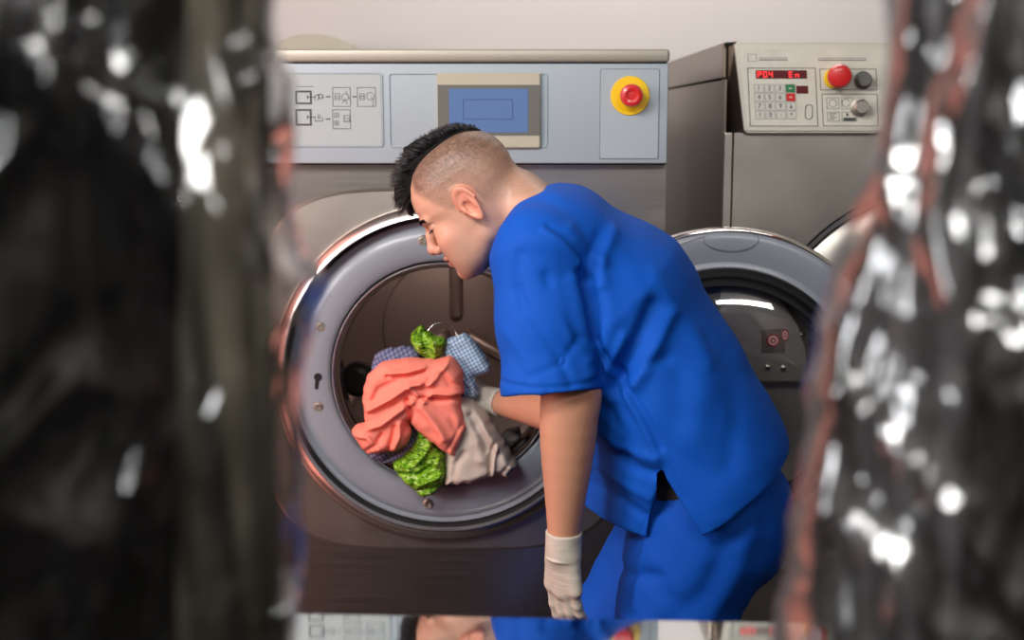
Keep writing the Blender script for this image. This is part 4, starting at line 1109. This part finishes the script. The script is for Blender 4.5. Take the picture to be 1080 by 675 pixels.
cloth('shirt', z4([(120, 195), (150, 172), (190, 165), (240, 158), (300, 163), (345, 160), (385, 150), (408, 165), (432, 205), (440, 282), (424, 292), (436, 350), (448, 400), (402, 506), (370, 492), (300, 440), (262, 405), (240, 385), (252, 425), (235, 468), (200, 485), (150, 495), (95, 500), (60, 462), (35, 415), (50, 400), (85, 388), (78, 340), (76, 290), (92, 220)]), -.075, .035, .022,
      [(z4([(100, 330), (180, 290), (250, 240), (320, 235), (380, 160)]), .016, .006), (z4([(85, 400), (150, 380), (215, 330), (260, 300)]), .012, .006), (z4([(250, 250), (300, 300), (330, 270), (430, 275)]), .010, .004), (z4([(285, 288), (360, 296), (432, 286)]), -.012, .004),
       (z4([(180, 200), (240, 195), (300, 180)]), .012, .005), (z4([(170, 215), (235, 210), (300, 195)]), -.008, .004), (z4([(240, 300), (255, 350), (240, 395)]), -.016, .005), (z4([(95, 480), (130, 455), (150, 420)]), -.008, .005), (z4([(50, 420), (100, 425), (140, 470)]), .008, .005), (z4([(195, 470), (215, 420), (215, 380)]), .010, .004), (z4([(170, 480), (188, 430), (195, 390)]), -.008, .004), (z4([(385, 500), (440, 400)]), .004, .003), (z4([(372, 488), (428, 390)]), -.004, .003), (z4([(290, 320), (340, 380), (370, 430)]), .010, .008), (z4([(330, 300), (390, 350), (410, 400)]), -.006, .007), (z4([(120, 300), (140, 260), (200, 230)]), -.007, .006), (z4([(360, 200), (390, 240), (420, 250)]), -.007, .005), (z4([(300, 240), (340, 210), (370, 165)]), -.010, .004)],
      M['coral'], 'coral pink shirt bunched on top of the laundry in the drum mouth', 'shirt', 51, (34, 22), .003, .9)
cloth('scarf', z4([(248, 75), (285, 36), (302, 62), (335, 78), (370, 88), (372, 112), (358, 150), (340, 165), (345, 300), (335, 470), (372, 500), (372, 560), (366, 605), (330, 640), (296, 652), (262, 632), (225, 595), (188, 552), (183, 530), (215, 510), (245, 480), (270, 440), (290, 300), (300, 160), (265, 132), (246, 100)]), -.050, .030, .014,
      [(z4([(290, 60), (300, 110), (320, 160)]), -.008, .004), (z4([(330, 90), (340, 130), (330, 160)]), .006, .004), (z4([(250, 540), (290, 500), (320, 460)]), .012, .005), (z4([(215, 560), (270, 560), (330, 530)]), -.010, .004), (z4([(230, 580), (290, 590), (360, 560)]), .010, .005), (z4([(320, 490), (340, 530), (355, 500)]), .008, .005), (z4([(260, 625), (310, 610), (360, 600)]), -.008, .004)],
      M['greenprint'], 'bright green printed cloth hanging lowest over the drum edge', 'cloth', 53, (50, 34), .007, .4)
cloth('shirt', z4([(365, 112), (380, 90), (440, 72), (466, 86), (500, 130), (532, 182), (532, 206), (500, 218), (472, 226), (488, 258), (490, 296), (462, 303), (430, 290), (410, 240), (380, 190), (366, 150)]), -.035, .026, .014,
      [(z4([(385, 110), (420, 160), (470, 220)]), -.007, .004), (z4([(380, 100), (440, 82)]), .004, .004), (z4([(430, 230), (470, 250), (480, 290)]), .009, .005), (z4([(440, 240), (455, 270), (455, 300)]), -.008, .004)],
      M['check'], 'pale blue gingham shirt sticking up at the right of the laundry', 'shirt', 55, (24, 30), .003, .7)
cloth('shirt', z4([(100, 235), (108, 190), (120, 150), (150, 130), (200, 120), (255, 117), (285, 140), (300, 200), (290, 380), (300, 440), (262, 480), (232, 522), (200, 530), (150, 532), (125, 522), (98, 508), (110, 400), (100, 300)]), -.030, .028, .018,
      [(z4([(120, 190), (180, 160), (260, 140)]), .006, .006), (z4([(130, 170), (190, 145), (250, 130)]), -.006, .004), (z4([(150, 520), (220, 480), (270, 430)]), -.008, .005)],
      M['check2'], 'dusky blue checked shirt showing under the coral one', 'shirt', 57, (26, 30), .004, .4)
cloth('cloth', z4([(408, 285), (440, 292), (470, 308), (515, 350), (552, 402), (590, 465), (626, 540), (603, 560), (602, 586), (560, 572), (520, 582), (470, 601), (400, 606), (366, 606), (372, 540), (376, 480), (400, 400)]), -.048, .038, .020,
      [(z4([(430, 310), (480, 400), (500, 500)]), .006, .010), (z4([(545, 450), (530, 500), (530, 560)]), -.010, .004), (z4([(555, 460), (545, 500), (540, 560)]), .008, .004), (z4([(480, 330), (530, 420), (600, 530)]), .008, .006), (z4([(460, 350), (500, 420), (520, 470)]), -.008, .006), (z4([(570, 560), (600, 520), (560, 480)]), -.006, .005), (z4([(400, 590), (410, 520), (440, 480)]), -.006, .006)],
      M['beigecloth'], 'plain beige cloth sagging from the gloved hand over the drum rim', 'cloth', 59, (22, 30), .004, 1.1)
cloth('cloth', [(520, 468), (534, 452), (548, 449), (551, 458), (543, 470), (530, 480)], .03, .014, .008, [], M['greycloth'], 'small grey cloth lying inside the drum right of the beige cloth', 'cloth', 61, (40, 40), .003)
# thin wire ring
bm = bmesh.new(); c = W(466, 354, .02); pts = [(c.x + .028 * math.cos(a), .02 + .008 * math.sin(a), c.z + .024 * math.sin(a)) for a in [2 * PI * i / 40 for i in range(40)]]
add_tube(bm, pts, .0013, 8, closed=True)
tag(from_bm('ring', bm, M['chrome'], None, True), 'thin shiny wire ring standing behind the green cloth', 'ring')

# ================================================================== BAGGED GARMENTS
def loft(name, secs, m, parent=None, cap=True):
    """secs: list of rings (lists of Vector)"""
    bm = bmesh.new(); R_ = [[bm.verts.new(p) for p in s] for s in secs]; n = len(R_[0])
    for A, B in zip(R_[:-1], R_[1:]):
        for i in range(n): bm.faces.new((A[i], A[(i + 1) % n], B[(i + 1) % n], B[i]))
    if cap: bm.faces.new(R_[0]); bm.faces.new(R_[-1][::-1])
    return from_bm(name, bm, m, parent, True)
def garment(side, xin_lo, xin_hi, Yc, xo, label, zlow=1.16, name='suit_jacket', cat='jacket', mt='suit', thk=.020, sleeve=True):
    """side -1 left / +1 right; xin = inner edge of the cloth at low/high; xo outer edge"""
    t = thing(name, label, cat, ((xin_lo + xo) / 2, Yc, zlow))
    secs = []; nz_ = 70; nu = 96; zhi = 1.80
    for i in range(nz_ + 1):
        v = i / nz_; z = zlow + (zhi - zlow) * v
        xin = xin_lo + (xin_hi - xin_lo) * v; sho = 1 if v < .82 else max(.02, math.cos((v - .82) / .18 * PI / 2)) ** .6
        xc = (xin + xo) / 2; hw = abs(xin - xo) / 2 * (.25 + .75 * sho); ring = []
        for k in range(nu):
            a = 2 * PI * k / nu; c, s = math.cos(a), math.sin(a)
            f = 1 + .10 * math.sin(3 * a + z * 5) + .05 * math.sin(9 * a + z * 9 + side)
            ring.append(Vector((xc + hw * math.copysign(abs(c) ** .8, c), Yc + thk * math.copysign(abs(s) ** .7, s) * f + .008 * math.sin(z * 13 + c * 5) + (0 if sleeve else .007 * math.sin((xc + hw * c) * 210 + 2.5 * math.sin(z * 9)) * (s < 0)), z)))
        secs.append(ring)
    loft('garment_body', secs, M[mt], t)
    if not sleeve: return t
    # sleeve on the side nearest the middle of the view
    sl = []
    for i in range(60):
        v = i / 59; z = 1.70 - .50 * v; ring = []; xin = xin_lo + (xin_hi - xin_lo) * (z - zlow) / (zhi - zlow)
        for k in range(32):
            a = 2 * PI * k / 32; r = .034 * (1 - .2 * v) * (1 + .06 * math.sin(z * 60 + a * 2))
            ring.append(Vector((xin + side * .036 + r * math.cos(a), Yc - .004 + r * .55 * math.sin(a), z)))
        sl.append(ring)
    loft('sleeve', sl, M['suit'], t)
    return t
def bag(side, edge, xo, Yc, label, seed, zlow=1.13, zhi=1.93, thick=.055, folds=(), crk=.0015, film='film'):
    """edge(z) gives the inner border of the film"""
    nz_ = 360; nu = 420; secs = []
    zs = np.linspace(zlow, zhi, nz_ + 1)
    U = np.linspace(0, 2 * PI, nu, endpoint=False)
    zg, ug = np.meshgrid(zs, U, indexing='ij')
    c = np.cos(ug); s = np.sin(ug)
    e = np.interp(zg, [p[0] for p in edge], [p[1] for p in edge])
    sho = np.where(zg > 1.80, np.maximum(1e-3, np.cos(np.clip((zg - 1.80) / (zhi - 1.80), 0, 1) * PI / 2)) ** .5, 1) * .9 + .1
    xc = (e + xo) / 2; hw = np.abs(e - xo) / 2 * sho
    X = xc + hw * np.sign(c) * np.abs(c) ** .85; Yv = Yc + thick * np.sign(s) * np.abs(s) ** .8 * sho
    P = np.stack([X.ravel(), Yv.ravel(), zg.ravel()], 1)
    # crumpled film: long vertical pleats, diagonal folds, small crinkles
    W1 = nz(np.stack([P[:, 0] * 34 + 2.2 * nz(P, (5, 5, 5), seed + 1, 1), P[:, 1] * 8, P[:, 2] * 5], 1), (1, 1, 1), seed, 2)
    W2 = nz(np.stack([(P[:, 0] * .8 + P[:, 2] * .6 * side) * 26, P[:, 1] * 10, (P[:, 2] * .8 - P[:, 0] * .6 * side) * 7], 1), (1, 1, 1), seed + 3, 2)
    W3 = nz(P * np.array([70, 40, 26]), (1, 1, 1), seed + 7, 2)
    disp = .016 * (1 - 2 * np.abs(W1)) + .011 * (1 - 2 * np.abs(W2)) + crk * (1 - 2 * np.abs(W3))
    for pl, a, w in folds: disp += a * np.exp(-(segd(P[:, 0], P[:, 2], XZ(pl, Yc - thick)) / w) ** 2)
    nx = np.cos(ug).ravel() * .35; ny = np.sin(ug).ravel(); ln = np.hypot(nx, ny)
    P[:, 0] += nx / ln * disp * .45; P[:, 1] += ny / ln * disp
    n0 = nu; idx = np.arange((nz_ + 1) * nu).reshape(nz_ + 1, nu)
    a_ = idx[:-1]; b_ = idx[1:]
    Q = np.stack([a_, np.roll(a_, -1, 1), np.roll(b_, -1, 1), b_], -1).reshape(-1, 4)
    o = qmesh('garment_bag', P, Q, M[film], None); tag(o, label, 'plastic bag', None)
    return o
YB = -2.4 + .66
lx = lambda px, py=330: W(px, py, YB).x
edL = [(1.13, lx(278)), (1.34, lx(280)), (1.45, lx(284)), (1.55, lx(286)), (1.66, lx(270)), (1.80, lx(250)), (1.93, lx(220))]
edL = [(z, x + .006) for z, x in edL]
garment(-1, lx(165), lx(225), YB - .016, -.55, 'black jacket inside the crumpled clear bag on the left')
garment(-1, lx(284), lx(275), YB + .030, -.50, 'added olive grey shirt for the folded film tone, hanging behind the black jacket in the left bag', 1.17, 'shirt', 'shirt', 'olive', .005, False)
bag(-1, edL, -.57, YB, 'crumpled clear plastic garment bag hanging at the left of the view', 71, folds=[([(20, 40), (120, 120), (190, 230), (235, 320)], .028, .018), ([(235, 80), (215, 200), (230, 330), (215, 500)], .016, .010), ([(262, 300), (255, 480), (262, 660)], .014, .008)])
edR = [(1.13, lx(845)), (1.34, lx(852)), (1.45, lx(868)), (1.50, lx(885)), (1.56, lx(912)), (1.66, lx(940)), (1.80, lx(965)), (1.93, lx(1000))]
garment(1, lx(990), lx(1070), YB - .016, .56, 'black jacket inside the crumpled clear bag on the right')
garment(1, lx(885), lx(962), YB + .030, .50, 'added grey blouse for the silver film look, hanging behind the black jacket in the right bag', 1.17, 'blouse', 'blouse', 'dgrey', .005, False)
bag(1, edR, .58, YB, 'crumpled clear plastic garment bag hanging at the right of the view', 83, crk=.0045, film='film2')
for s, lab in ((-1, 'wooden hanger carrying the jacket on the left'), (1, 'wooden hanger carrying the jacket on the right')):
    xc = s * .37; h_ = thing('clothes_hanger', lab, 'hanger', (xc, YB, 1.76))
    bm = bmesh.new(); add_tube(bm, sweep([(xc - .13, YB - .014, 1.76), (xc - .07, YB - .014, 1.78), (xc, YB - .004, 1.83), (xc + .07, YB - .014, 1.78), (xc + .13, YB - .014, 1.76)], 6), .008, 10); from_bm('hanger_arm', bm, M['wood'], h_, True)
    bm = bmesh.new(); add_tube(bm, sweep([(xc, YB, 1.83), (xc, YB, 1.97), (xc, YB + .012, 2.005)] + [(xc, YB + .019 * math.cos(a), 2.039 + .0185 * math.sin(a)) for a in (-.6, 0, .6, 1.2, 1.8, 2.4, 3.0)], 5), .002, 8); from_bm('hook', bm, M['chrome'], h_, True)
r = thing('clothes_rail', 'steel hanging rail above the bagged jackets', 'rail', (0, YB, 2.03))
bm = bmesh.new(); add_tube(bm, [(-.9, YB, 2.04), (.9, YB, 2.04)], .014, 16); from_bm('rail_bar', bm, M['chrome'], r, True)
for sx in (-.85, .85):
    bm = bmesh.new(); add_tube(bm, [(sx, YB, 2.04), (sx, YB, 2.9)], .008, 12); from_bm('drop_rod', bm, M['chrome'], r, True)

# ================================================================== LIGHTS
def area(name, loc, target, sx, sy, power, col=(1, 1, 1)):
    l = bpy.data.lights.new(name, 'AREA'); l.shape = 'RECTANGLE'; l.size = sx; l.size_y = sy; l.energy = power; l.color = col
    o = bpy.data.objects.new(name, l); COL.objects.link(o); o.location = loc
    o.rotation_euler = (Vector(target) - Vector(loc)).to_track_quat('-Z', 'Y').to_euler(); return o
area('ceiling_light_key', (-1.0, -2.05, 2.8), (0, -.3, 1.2), .9, .5, 52, (1, .99, .96))
area('ceiling_light_rear', (.4, .7, 2.8), (.3, 1.2, 1.6), 1.6, .4, 16, (1, .97, .95))
area('side_soft_fill', (-2.3, -2.1, 2.1), (0, -.4, 1.25), .7, 1.1, 44, (.96, .98, 1))  # added soft light from the left, no window behind it
area('ceiling_light_front', (.6, -2.9, 2.8), (.2, -.2, 1.2), 1.4, .3, 26, (1, .99, .97))
area('wall_wash_fill', (0, -3.3, 2.8), (0, -4.2, 1.9), 3.0, .3, 42, (1, .98, .95))  # added wash on the wall behind the camera, brightens the steel reflections
area('drum_fill', (cx - .05, .16, cz + .24), (cx, .45, cz),   .05, .05, .5, (1, .80, .72))  # added fill so the drum interior reads brown, not black
area('red_side_fill', (-1.2, -.60, 1.2), (0, -.15, 1.15), 1.0, 2.4, 11, (1, .30, .22))  # added unseen red light for the coral reflection on the bezel
w = bpy.data.worlds.new('world'); SC.world = w; w.use_nodes = True
w.node_tree.nodes['Background'].inputs[0].default_value = (.8, .85, .9, 1); w.node_tree.nodes['Background'].inputs[1].default_value = .3
